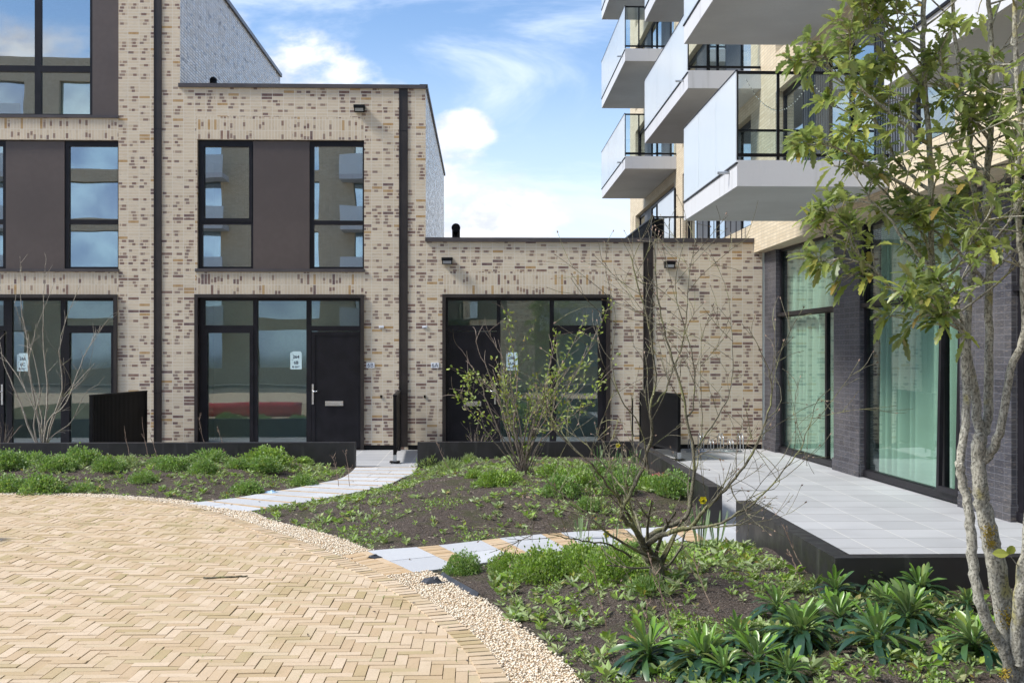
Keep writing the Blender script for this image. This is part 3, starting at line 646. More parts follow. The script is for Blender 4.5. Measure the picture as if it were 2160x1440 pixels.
# --- middle house
HB = House('brick_house', 'two storey brick house between the two taller downpipe channels with door 6B', 620)
def exB(b):
    xl, xr = HB.X(380), HB.X(898); zt = HB.Z(184)
    b.face([(xr, D, 0), (xr, BACK, 0), (xr, BACK, zt), (xr, D, zt)], 2); b.box(xr - .12, xr + .04, D - .02, BACK + .04, zt + .001, zt + .07, 4)
    b.face([(xl, BACK, 0), (xl, BACK, zt), (xr, BACK, zt), (xr, BACK, 0)], 0); b.face([(xl, D, zt - .08), (xr, D, zt - .08), (xr, BACK, zt - .08), (xl, BACK, zt - .08)], 4)
HB.wall((380, 898, 184, 948), [(416, 768, 295, 569), (412, 768, 621, 952)], [(414, 770, 247, 294.5), (414, 770, 574, 620.5)], extra=(exB,))
coping(HB, 377, 899, 178, 186)
HB.window((416, 533, 295, 567), [(429, 524, 309, 460), (425, 528, 473, 562)], gl='glass_upper', sash=[((422, 530, 300, 467), (429, 524, 309, 460))]); HB.panel((533, 652, 297, 567))
HB.window((652, 768, 295, 567), [(661, 764, 307, 464), (661, 764, 473, 562)], gl='glass_upper'); HB.sill(412, 770, 567, 573.5)
HB.surround((411, 768, 621, 946))
HB.window((418, 762, 628, 950), [(430, 532, 634, 686), (436, 525, 702, 934), (542, 645, 634, 934), (655, 757, 634, 687), (655, 757, 698, 947)], sash=[((429, 533, 693, 945), (436, 525, 702, 935))])
HB.door((655, 757, 699, 947), True, (685, 723, 846, 856))
HB.room(383, 895, 628, 946); HB.room(383, 895, 298, 566, wm='interior_white')
HB.pipe(843, 859, 186); plinth(HB, 380, 898, [(411, 768), (841, 861)])

# --- low block on the right
HCc = House('brick_house', 'single storey brick block with door 6A and flat roof beside the apartment building', 1240)
def exC(b):
    xl, xr = HCc.X(898), HCc.X(1600); zt = HCc.Z(508)
    b.face([(xl, D, zt - .1), (xr, D, zt - .1), (xr, BACK, zt - .1), (xl, BACK, zt - .1)], 4); b.face([(xl, BACK, 0), (xl, BACK, zt), (xr, BACK, zt), (xr, BACK, 0)], 0)
HCc.wall((898, 1608, 508, 948), [(934, 1286, 621, 952)], [(935, 1288, 573, 620.5)], extra=(exC,))
coping(HCc, 897, 1596, 502, 511)
HCc.surround((933, 1287, 621, 946))
HCc.window((940, 1280, 628, 950), [(945, 1048, 634, 686), (945, 1048, 698, 947), (1056, 1160, 634, 934), (1169, 1271, 634, 686), (1174, 1262, 704, 934)], sash=[((1167, 1272, 693, 945), (1174, 1262, 704, 935))])
HCc.door((945, 1048, 699, 947), False, (978, 1015, 846, 856))
HCc.room(901, 1400, 628, 946)
HCc.pipe(1358, 1376, 511); plinth(HCc, 898, 1606, [(933, 1287), (1356, 1378)])

# wall lamps, number plates, notices, bells, vents
def lamp(px, py, lab):
    p = at(px, py, D); t = thing('wall_lamp', lab, 'lamp', (p.x, D, p.z), 'black box lamps on the brick facade'); b = MB(); b.box(p.x - .11, p.x + .11, D - .15, D - .002, p.z + .01, p.z + .065)
    b.raw([(p.x - .10, D - .14, p.z + .01), (p.x + .10, D - .14, p.z + .01), (p.x + .10, D - .01, p.z + .01), (p.x - .10, D - .01, p.z + .01), (p.x - .10, D - .09, p.z - .065), (p.x + .10, D - .09, p.z - .065), (p.x + .10, D - .01, p.z - .065), (p.x - .10, D - .01, p.z - .065)], [(0, 4, 5, 1), (1, 5, 6, 2), (3, 7, 4, 0), (4, 7, 6, 5), (2, 6, 7, 3)])
    b.build('lamp_housing', 'black_metal', t); b = MB(); b.face([(p.x - .08, D - .137, p.z - .002), (p.x + .08, D - .137, p.z - .002), (p.x + .08, D - .099, p.z - .055), (p.x - .08, D - .099, p.z - .055)][::-1]); b.build('lamp_lens', 'galvanised', t)
lamp(759, 231, 'black box lamp high on the middle house above its right upper window')
lamp(943.5, 551, 'black box lamp under the low roof coping, above door 6A')
lamp(1411, 559, 'black box lamp on the brick wall just right of the rightmost downpipe')
def plate_no(px, py, s, lab):
    p = at(px, py, D); t = thing('house_number_sign', lab, 'house number', (p.x, D, p.z)); b = MB(); b.box(p.x - .08, p.x + .08, D - .012, D - .001, p.z - .055, p.z + .055); b.build('sign_plate', 'white_plate', t)
    b = MB(); text_mesh(b, s, .115, (p.x, D - .0145, p.z - .004), (1, 0, 0), (0, 0, 1), bold=-.0005); b.build('lettering', 'ink', t, uv=False)
plate_no(781.5, 770, '6B', 'small white number plate reading 6B on the brick right of the black door')
plate_no(917.5, 770, '6A', 'small white number plate reading 6A on the brick left of the low block door')
def notice(px, py, a, b2, lab, wid=.225, y=D + .111, hh=.33):
    p = at(px, py, y); t = thing('notice_sheet', lab, 'notice', (p.x, y, p.z), 'notice sheets taped inside the ground floor glass')
    b = MB(); b.box(p.x - wid / 2, p.x + wid / 2, y - .003, y, p.z - hh / 2, p.z + hh / 2); b.box(p.x - wid * .33, p.x + wid * .42, y - .0015, y, p.z + hh / 2, p.z + hh / 2 + .025); b.build('sheet', 'paper_teal', t)
    b = MB(); text_mesh(b, a, .085, (p.x, y - .005, p.z + .08), (1, 0, 0), (0, 0, 1), bold=.0015); text_mesh(b, b2, .085, (p.x, y - .005, p.z - .035), (1, 0, 0), (0, 0, 1), bold=.0015)
    b.tube([(p.x - .06, y - .004, p.z - .115), (p.x - .06, y - .0045, p.z - .115)], .018, 10)
    for k in range(3): b.box(p.x - .025, p.x + .075 - .02 * k, y - .0045, y - .0035, p.z - .107 - k * .013, p.z - .102 - k * .013)
    b.box(p.x - .09, p.x - .05, y - .0045, y - .0035, p.z + .13, p.z + .134); b.box(p.x - .09, p.x - .05, y - .0045, y - .0035, p.z + .02, p.z + .024)
    b.build('lettering', 'ink', t, uv=False)
notice(48, 765, '266', '6C', 'pale notice on the left house window behind the bare shrub, reading 266')
notice(624.5, 761, '264', '6B', 'pale notice reading 264 on the glass left of the black door')
notice(1080, 763, '265', '6A', 'pale notice reading 265 on the low block window behind the leafing shrub')
def wallbox(px, py, w_, h, m, name, lab, cat):
    p = at(px, py, D); b = MB(); b.box(p.x - w_ / 2, p.x + w_ / 2, D - .018, D - .001, p.z - h / 2, p.z + h / 2); b.box(p.x - w_ / 4, p.x + w_ / 4, D - .023, D - .018, p.z - h / 4, p.z + h / 4); o = b.build(name, m); tag(o, lab, cat)
wallbox(804.5, 689, .10, .045, 'white_plate', 'wall_socket', 'tiny white box set in the brick above number plate 6B', 'wall box')
wallbox(896, 689, .10, .045, 'white_plate', 'wall_socket', 'tiny white box set in the brick above number plate 6A', 'wall box')
wallbox(804, 836, .035, .055, 'black_metal', 'doorbell', 'tiny black doorbell on the brick below number plate 6B', 'doorbell')
wallbox(896, 836, .035, .055, 'black_metal', 'doorbell', 'tiny black doorbell on the brick below number plate 6A', 'doorbell')
p = at(450, 178, D + 1.2); b = MB(); b.tube([(p.x, D + 1.2, p.z - .3), (p.x, D + 1.2, p.z + .08)], .075, 14)
for k in range(5): a0 = k / 5 * pi / 2; b.tube([(p.x, D + 1.2, p.z + .08 + .075 * sin(a0)), (p.x, D + 1.2, p.z + .08 + .075 * sin(a0 + pi / 10))], [.078 * cos(a0), max(.002, .078 * cos(a0 + pi / 10))], 14)
tag(b.build('roof_vent', 'black_metal'), 'black domed vent on the middle house roof in front of grey gable', 'vent')
p = at(962, 500, D + 1.5); b = MB(); y = D + 1.5; b.tube([(p.x, y, p.z - .4), (p.x, y, p.z + .10), (p.x, y - .03, p.z + .16), (p.x, y - .14, p.z + .18)], .085, 14, cap=False); b.tube([(p.x, y - .12, p.z + .18), (p.x, y - .145, p.z + .18)], .095, 14)
tag(b.build('roof_vent', 'black_metal'), 'black elbow vent pipe on the low block roof', 'vent')

# ------------------------------------------------------------------ low steel walls, screens, rack
def steel(lab, segs, loc):
    t = MB()
    for x0, x1, y0, y1 in segs: t.box(x0, x1, y0, y1, -.12, .42)
    o = t.build('retaining_wall', 'steel_wall', loc=loc); bv = o.modifiers.new('bevel', 'BEVEL'); bv.width = .004; bv.segments = 2
    return tag(o, lab, 'low wall')
steel('low black steel wall behind the left flower bed, below the left houses', [(-14, -2.11, 18.35, 18.50)], (-7, 18.4, 0))
def lshape(lab, P, loc):
    b = MB(); n = len(P); b.face([(x, y, .42) for x, y in P]); 
    for i in range(n): (ax, ay_), (bx, by) = P[i], P[(i + 1) % n]; b.face([(ax, ay_, -.12), (bx, by, -.12), (bx, by, .42), (ax, ay_, .42)])
    o = b.build('retaining_wall', 'steel_wall', loc=loc); return tag(o, lab, 'low wall')
lshape('L shaped black steel wall behind the middle bed, running forward to a blunt end', [(-1.07, 18.35), (2.55, 18.35), (2.55, 12.15), (2.70, 12.15), (2.70, 18.50), (-1.07, 18.50)], (1, 18.4, 0))
lshape('black steel wall with a corner at the front right, holding the pale terrace', [(2.59, 7.91), (12, 7.91), (12, 8.06), (2.745, 8.06), (2.745, 11.02), (2.59, 11.02)], (3, 8, 0))
def screen(x0, y0, x1, y1, lab, z0=.16, z1=1.19, foot=True):
    t = thing('garden_screen', lab, 'screen', (x0, y0, 0), 'black slatted screens between the front terraces'); d = Vector((x1 - x0, y1 - y0, 0)); L = d.length; d.normalize(); n = Vector((-d.y, d.x, 0)); o = Vector((x0, y0, 0))
    b = MB(); k = int(L / .055)
    def bar(s0, s1, w_, za, zb, mb):
        P = [o + d * s0 - n * w_, o + d * s1 - n * w_, o + d * s1 + n * w_, o + d * s0 + n * w_]
        mb.raw([(p.x, p.y, za) for p in P] + [(p.x, p.y, zb) for p in P], [(0, 3, 2, 1), (4, 5, 6, 7), (0, 1, 5, 4), (1, 2, 6, 5), (2, 3, 7, 6), (3, 0, 4, 7)])
    for i in range(k): s = .05 + (L - .1) * i / k; bar(s, s + .038, .022, z0 + .04, z1 - .03, b)
    bar(.03, L - .03, .006, z0 + .05, z1 - .04, b)
    b.build('slats', 'black_metal', t); f = MB(); bar(0, L, .035, z1 - .03, z1, f); bar(.0, .05, .03, .0 if foot else z0, z1 - .03, f); bar(L - .05, L, .03, .0, z1 - .03, f); bar(.05, L - .05, .025, z0, z0 + .04, f)
    bar(-.08, .14, .09, .02, .035, f); f.build('screen_frame', 'black_metal', t)
    if foot: g_ = MB(); g_.tube([(x0, y0, 0), (x0, y0, .02)], .05, 10); bar(-.03, .03, .03, 0, .15, g_); g_.build('foot', 'galvanised', t)
screen(-6.80, 19.2, -6.52, 21.4, 'black ribbed screen standing left of the first downpipe, seen broadside')
screen(-1.50, 19.0, -1.61, 21.5, 'black screen seen edge on between doors 6B and 6A')
screen(3.52, 19.3, 3.16, 21.5, 'black ribbed screen below the rightmost downpipe behind bare branches')
b = MB(); X0, X1 = at(1334, 832, 20.6).x, at(1350, 832, 20.6).x
b.tube([(X0, 20.6, 0), (X0, 20.6, 1.06), (X1, 20.6, 1.06), (X1, 20.6, 0)], .018, 4); b.tube([(X0, 20.6, .35), (X1, 20.6, .35)], .015, 4)
tag(b.build('hoop_railing', 'black_metal'), 'narrow open black metal hoop beside the ribbed screen near the rightmost downpipe', 'railing')
def rack():
    t = thing('bicycle_rack', 'low galvanised bicycle rack along the foot of the brick wall', 'bicycle rack', (4.8, 20.9, 0)); xs = [at(px, 940, 20.9).x for px in (1443, 1560)]
    b = MB(); b.tube([(xs[0], 20.7, .04), (xs[1], 20.7, .04)], .018, 6); b.tube([(xs[0], 21.15, .04), (xs[1], 21.15, .04)], .018, 6); b.build('rack_rail', 'galvanised', t)
    for i in range(6):
        x = xs[0] + .12 + i * .19; h = .38 if i % 2 else .27; q = MB()
        for dx_ in (-.03, .03): q.tube([(x + dx_, 20.7, .05), (x + dx_, 20.72, h * .8), (x + dx_, 20.82, h), (x + dx_, 20.94, h * .8), (x + dx_, 20.95, .05)], .009, 6)
        q.build('hoop', 'galvanised', t)
rack()

# ------------------------------------------------------------------ apartment building (right)
AP = thing('apartment_building', 'modern beige brick apartment building with cantilevered white balconies and dark brick ground floor', 'apartment building', (0, 0, 0))
XW = 5.45; XG = 6.02; Z1 = 3.92; FL = 2.96
cols = [('N0', 4.4, 11.2), ('N', 12.4, 20.05), ('M', 21.9, 29.4), ('L', 30.7, 38.4)]
holes = []
for k in range(4):
    for nme, a, b_ in cols: holes.append((a, b_, 4.50 + FL * k, 4.50 + FL * k + 2.25))
b = MB(); b.plate((2.0, 39.8, Z1, 16.5), holes, XW, .25, axis='x', outer=False)
b.face([(XW, 2, Z1), (XW, 39.8, Z1), (12, 39.8, Z1), (12, 2, Z1)][::-1]); b.face([(XW, 39.8, 0), (XW, 39.8, 16.5), (14, 39.8, 16.5), (14, 39.8, 0)]); b.face([(XW, 2, Z1), (12, 2, Z1), (12, 2, 16.5), (XW, 2, 16.5)]); b.face([(XW, 2, 16.5), (12, 2, 16.5), (12, 39.8, 16.5), (XW, 39.8, 16.5)])
b.face([(XW + .02, 21.9, 0), (XW + .02, 39.8, 0), (XW + .02, 39.8, Z1), (XW + .02, 21.9, Z1)][::-1])
b.build('brick_wall', 'brick_beige', AP)
# upper openings: glass and vertical slat panels
def upper(a, b_, z0, k):
    z1 = z0 + 2.25; L = b_ - a; parts = [(0, .17, 'g'), (.17, .34, 's'), (.34, .62, 'g'), (.62, .80, 's'), (.80, 1, 'g')]
    x = XW + .14; fr = MB(); panes = [(a + .04, b_ - .04)]
    for s0, s1, t in parts:
        ya, yb = b_ - L * s1, b_ - L * s0
        if t == 'g':
            hs = [(ya + .07, yb - .07, z0 + .08, z1 - .10)] if yb - ya < 1.7 else [(ya + .07, (ya + yb) / 2 - .04, z0 + .08, z1 - .10), ((ya + yb) / 2 + .04, yb - .07, z0 + .08, z1 - .1)]
            fr.plate((ya, yb, z0, z1), hs, x, .07, axis='x')
            panes += hs
    w_ = fr.build('window', 'frame_dark', AP); g_ = MB()
    for h in panes[1:]: g_.box(x + .03, x + .04, h[0], h[1], h[2], h[3])
    g_.build('pane', 'glass_upper', w_); s_ = MB()
    for s0, s1, t in parts:
        if t == 's':
            ya, yb = b_ - L * s1, b_ - L * s0; s_.box(x + .05, x + .07, ya, yb, z0, z1); n = int((yb - ya) / .09)
            for i in range(n): y = ya + (yb - ya) * (i + .25) / n; s_.box(x + .0, x + .05, y, y + .042, z0 + .01, z1 - .01)
    s_.build('slat_cladding', 'slat_grey', AP)
for k in range(4):
    for nme, a, b_ in cols:
        if nme == 'N0' and k > 1: continue
        upper(a, b_, 4.50 + FL * k, k)
b = MB()
for k in range(4):
    z0 = 4.46 + FL * k; b.face([(XW + .26, 2, z0), (11.9, 2, z0), (11.9, 39.7, z0), (XW + .26, 39.7, z0)], 1); b.face([(XW + .26, 2, z0 + 2.5), (XW + .26, 39.7, z0 + 2.5), (11.9, 39.7, z0 + 2.5), (11.9, 2, z0 + 2.5)], 2)
    for yy in (11.8, 20.9, 30.05): b.face([(XW + .26, yy, z0), (11.9, yy, z0), (11.9, yy, z0 + 2.5), (XW + .26, yy, z0 + 2.5)], 0)
b.face([(9.5, 2, 4.4), (9.5, 39.7, 4.4), (9.5, 39.7, 16.4), (9.5, 2, 16.4)][::-1], 0); b.build('room_interior', ['interior_wall', 'interior_floor', 'interior_white'], AP)
def balcony(x0, y0, y1, zb, spout=True):
    zt = zb + .35; b = MB(); b.box(x0, XW - .002, y0, y1, zb + .003, zt); b.box(x0 + .03, XW - .002, y0 + .03, y1 - .03, zb, zb + .003, 1)
    o = b.build('balcony', ['concrete', 'concrete_soffit'], AP)
    n = 3; L = y1 - y0 - .06
    for i in range(n): g_ = MB(); g_.box(x0 - .012, x0 + .004, y0 + .01 + L * i / n + .006, y0 + .01 + L * (i + 1) / n - .006, zt - .03, zt + 1.18); g_.build('milky_glass_panel', 'glass_milky', o)
    xm = x0 + (XW - x0) * .27
    for ya in (y0 + .02, y1 - .03):
        for xa, xb in ((x0 + .02, xm - .02), (xm + .02, XW - .04)): c = MB(); c.box(xa, xb, ya, ya + .012, zt + .09, zt + 1.15); c.build('clear_glass_panel', 'glass_clear', o)
    r = MB()
    for ya in (y0, y1 - .045): r.box(x0, XW - .01, ya, ya + .045, zt + 1.15, zt + 1.185); r.box(x0, XW - .01, ya, ya + .045, zt + .05, zt + .09); r.box(x0, x0 + .02, ya + .01, ya + .035, zt, zt + 1.15); r.box(xm - .018, xm + .018, ya + .01, ya + .035, zt + .0, zt + 1.15)
    r.box(x0 - .016, x0 + .010, y0, y1, zt + 1.18, zt + 1.20); r.box(x0 - .02, x0 + .012, y0, y1, zt - .05, zt - .03)
    r.build('handrail', 'black_metal', o)
    if spout: q = MB(); q.tube([(x0 + .05, y0 + .45, zt - .09), (x0 - .16, y0 + .45, zt - .10)], .022, 8, cap=False); q.build('drain_spout', 'galvanised', o)
balcony(3.40, 14.4, 18.2, 4.13); balcony(3.40, 14.4, 18.2, 7.09); balcony(3.36, 4.9, 9.0, 4.13)
for zb in (7.06, 10.05): balcony(4.02, 21.1, 26.7, zb)
for zb in (7.05, 10.05, 13.0): balcony(4.01, 30.3, 36.2, zb)
# dark ground floor (its wall line runs slightly askew to the floors above)
def slant(b): b.v = [(x + .039 * (20.8 - y), y, z) for x, y, z in b.v]; return b
def gpier(y0, y1):
    b = MB(); b.box(5.685, 6.3, y0, y1, .0, Z1 - .003); slant(b).build('dark_brick_pier', 'brick_dark', AP); q = MB(); q.box(5.665, 6.28, y0 - .022, y1 + .02, .0, .20); slant(q).build('pier_plinth', 'brick_dark', AP)
gpier(20.88, 21.62); gpier(16.70, 17.80); gpier(12.22, 13.45); gpier(7.2, 8.4)
def gwin(ya, yb, holes_):
    XG = 5.76; f = MB(); f.plate((ya, yb, 0.02, 3.915), holes_, XG, .07, axis='x'); f.box(XG - .06, XG - .002, ya, yb, 2.62, 2.68); f.box(XG - .03, XG - .002, ya, yb, .02, .12); o = slant(f).build('window', 'frame_dark', AP)
    for h in holes_: g_ = MB(); g_.box(XG + .035, XG + .045, h[0] - .005, h[1] + .005, h[2] - .005, h[3] + .005); slant(g_).build('pane', 'glass_green', o)
gwin(17.80, 20.88, [(18.42, 20.80, .13, 2.60), (17.83, 18.34, .13, 2.60), (17.83, 20.80, 2.70, 3.86)])
gwin(13.45, 16.70, [(14.10, 16.63, .13, 2.60), (13.50, 14.02, .13, 2.60), (13.50, 16.63, 2.70, 3.86)])
gwin(8.4, 12.22, [(8.5, 10.2, .13, 2.60), (10.3, 12.1, .13, 2.60), (8.5, 12.1, 2.70, 3.86)])
f = MB(); f.plate((13.46, 14.05, .13, 2.60), [(13.53, 13.98, .2, 2.53)], 5.60, .05, axis='x'); f.v = [(x + .06 + (z - .1) * .02, y, z) for x, y, z in f.v]; slant(f).build('tilted_vent_window', 'frame_dark', AP)
b = MB()
b.face([(5.83, 8, .012), (11.9, 8, .012), (11.9, 21.6, .012), (5.83, 21.6, .012)], 1)
b.face([(9.0, 8, 0), (9.0, 21.6, 0), (9.0, 21.6, 3.9), (9.0, 8, 3.9)][::-1], 2)
for yy in (21.6, 17.85, 12.9): b.face([(6.31, yy, 0), (11.9, yy, 0), (11.9, yy, 3.9), (6.31, yy, 3.9)], 2)
slant(b); b.face([(5.6, 21.66, 0), (12, 21.66, 0), (12, 21.66, Z1), (5.6, 21.66, Z1)]); b.build('room_interior', ['interior_wall', 'interior_floor', 'interior_white'], AP)
def curtain(ya, yb, lab, x=6.02, P_=.26):
    b = MB(); n = int((yb - ya) / .02); vs = []
    for i in range(n + 1):
        y = ya + (yb - ya) * i / n; ph = y * 2 * pi / P_ + 1.8 * sin(y * 3.1) + 1.1 * sin(y * 7.3); d = .11 * sin(ph) + .02 * sin(ph * .43)
        vs += [(x + d * 1.15, y, .03), (x + d, y, 2.0), (x + d * .8, y, 3.88)]
    fs = []
    for i in range(n):
        for k in (0, 1): a = i * 3 + k; fs.append((a, a + 3, a + 4, a + 1))
    b.raw(vs, fs, smooth=True); tag(slant(b).build('curtain', 'curtain', uv=False), lab, 'curtain', 'pale green curtains behind the ground floor glass')
curtain(17.85, 21.58, 'pale curtain filling the far window between the dark brick piers'); curtain(13.5, 17.2, 'pale pleated curtain in the near window behind the leafy tree trunks', 6.08, .30)

# roof terrace railing and glass screen
RL = thing('roof_railing', 'black vertical bar railing on the roof of the low block', 'railing', (3.52, 22.3, 4.1)); b = MB(); zt = 4.72
b.box(3.50, 5.43, 22.28, 22.32, zt - .03, zt); b.box(3.52, 5.43, 22.29, 22.31, 4.10, 4.13); b.box(3.50, 3.54, 22.32, 26.6, zt - .03, zt); b.box(3.51, 3.53, 22.32, 26.6, 4.1, 4.13); b.build('rail', 'black_metal', RL)
b = MB(); x = 3.52
while x < 5.43: b.box(x - .008, x + .008, 22.292, 22.308, 4.0, zt - .031); x += .115
y = 22.42
while y < 26.6: b.box(3.512, 3.528, y - .008, y + .008, 4.0, zt - .031); y += .115
b.build('bars', 'black_metal', RL); b = MB(); b.box(3.49, 3.55, 22.26, 22.34, 3.95, zt + .01); b.box(3.56, 3.74, 22.3, 22.33, 4.1, 4.68); b.build('post', 'black_metal', RL)
GSn = thing('glass_screen', 'white glass privacy screen on the low roof behind the black railing', 'glass screen', (4.02, 22.2, 4.1)); b = MB(); b.box(4.0, 4.02, 22.5, 24.6, 4.1, 5.3); b.build('glass_sheet', 'glass_milky', GSn); b = MB(); b.box(3.99, 4.03, 22.46, 24.6, 5.3, 5.33); b.box(3.99, 4.03, 22.44, 22.5, 4.0, 5.3); b.build('screen_frame', 'black_metal', GSn)
# string of lights on nearest balcony
SLT = thing('string_lights', 'string of tiny bulbs draped inside the nearest full balcony glass', 'string lights', (4, 14.6, 5.5)); b = MB(); q = MB(); pts = []
for i in range(61):
    t = i / 60; x = 3.55 + t * 1.75; s_ = (t * 2) % 1; z = 5.6 - .42 * (1 - (2 * s_ - 1) ** 2) * (1 if t < .5 else .8) + .01 * random.random(); pts.append((x, 14.55, z)); q.box(x - .006, x + .006, 14.54, 14.552, z - .018, z - .004)
b.tube(pts, .0025, 4); b.build('cable', 'black_metal', SLT); q.build('bulbs', 'bulb', SLT)

# ------------------------------------------------------------------ plants
def rot_frame(d):
    d = Vector(d).normalized(); a = d.cross(Vector((0, 0, 1)))
    a = a.normalized() if a.length > 1e-3 else Vector((1, 0, 0)); return d, a, a.cross(d)
def leaf(b, p, d, up, L, wd, c, fold=.25, droop=.3, shape='oval', m=0, lat=0., tw=0.):
    d = Vector(d).normalized(); side = d.cross(Vector(up)); side = side.normalized() if side.length > 1e-3 else Vector((1, 0, 0)); n = side.cross(d)
    prof = {'oval': [(0, .12), (.3, .85), (.6, 1), (.85, .6), (1, .05)], 'strap': [(0, .3), (.25, .5), (.5, .82), (.72, 1), (.9, .7), (1, .12)], 'oak': [(0, .1), (.15, .35), (.3, .9), (.38, .55), (.52, 1.05), (.6, .65), (.74, .95), (.82, .5), (.92, .5), (1, .04)], 'round': [(0, .2), (.25, .95), (.6, 1.05), (.9, .65), (1, .2)]}[shape]
    vs = []; 
    for t, w_ in prof:
        c0 = Vector(p) + d * (L * (t - .12 * droop * t * t)) - Vector((0, 0, 1)) * (L * droop * t * t * .6) + side * (lat * L * t * t); q_ = tw * t; e = (side * cos(q_) + n * sin(q_)) * (wd * w_ * .5); lift = n * (abs(fold) * wd * w_ * .5)
        vs += [c0 - e + lift, c0, c0 + e + lift]
    fs = []
    for i in range(len(prof) - 1): a = i * 3; fs += [(a, a + 1, a + 4, a + 3), (a + 1, a + 2, a + 5, a + 4)]
    b.raw(vs, fs, m, c, shape in ('strap',))
def quadleaf(b, p, d, L, wd, c, m=0):
    d = Vector(d).normalized(); r = Vector((random.gauss(0, 1), random.gauss(0, 1), random.gauss(0, 1))); side = d.cross(r).normalized() * wd * .5; n = side.cross(d).normalized() * wd * .15
    p = Vector(p); mid = p + d * L * .5; b.raw([p, mid - side + n, mid, mid + side + n, p + d * L], [(0, 2, 1), (0, 3, 2), (1, 2, 4), (2, 3, 4)], m, c)

# leafy mounds
def mound_mesh(seed, n, lm, flat_=.75, ls=.05, spiky=False):
    random.seed(seed); b = MB()
    for i in range(n):
        a = random.random() * 2 * pi; u = random.random(); ph = math.acos(1 - u * .98); rr = (random.random() ** .33) * (1 + .55 * noise.noise(Vector((cos(a) * 1.9, sin(a) * 1.9, seed + ph * 1.8))) * .7) * (1.2 if random.random() < .04 else 1)
        d = Vector((cos(a) * sin(ph), sin(a) * sin(ph), cos(ph) * flat_)); p = d * rr
        out = (d + Vector((random.gauss(0, .45), random.gauss(0, .45), random.gauss(.25, .4)))).normalized(); L = ls * random.uniform(.6, 1.4)
        c = (random.random() * .8 + .2 * max(0, rr - .6), random.random() ** 8 * .6, 0)
        if spiky: quadleaf(b, p * .9, out, L * 1.5, L * .35, c)
        else: quadleaf(b, p * .95, out, L, L * .95, c)
    for i in range(40):
        a = random.random() * 6.28; r = random.random() * .75; b.tube([(0, 0, 0), (cos(a) * r * .6, sin(a) * r * .6, flat_ * .5), (cos(a) * r, sin(a) * r, flat_ * (1 - r * .4) * .95)], [.012, .008, .004], 3, cap=False)
    me = b.build('tmp', lm, uv=False, col=True); m_ = me.data; bpy.data.objects.remove(me); return m_
MM = {'d': [mound_mesh(3, 2300, 'leaf_mound', ls=.085), mound_mesh(4, 2100, 'leaf_mound', ls=.095), mound_mesh(5, 2300, 'leaf_mound', .65, .085)], 'l': [mound_mesh(6, 2100, 'leaf_lime', .6, .09), mound_mesh(8, 2100, 'leaf_lime', .7, .085)],
      's': [mound_mesh(9, 700, 'leaf_weed', .6, .14, True), mound_mesh(10, 650, 'leaf_mound', .55, .15, True)], 'n': [mound_mesh(12, 3200, 'leaf_mound', .8, .075), mound_mesh(13, 3000, 'leaf_lime', .8, .075)]}
def mound(px, py, rpx, kind, lab, grp='leafy green clumps in the beds', hs=1.12):
    rpx *= 1.08; py += rpx * .22; hs *= 1.15 if kind == 'n' else (1.15 if px > 900 else 1)
    p = gnd(px, py, .18); z = soilz(p.x, p.y); p = gnd(px, py, max(0, z)); s = (p.y); r = rpx / (F / s); me = random.choice(MM[kind]); o = bpy.data.objects.new('leafy_plant', me); COL.objects.link(o)
    o.location = (p.x, p.y + r * .3, max(0, soilz(p.x, p.y + r * .3)) - .02); o.scale = (r, r, r * hs * random.uniform(.95, 1.15)); o.rotation_euler = (0, 0, random.random() * 6.28); tag(o, lab, 'plant', grp)
random.seed(21)
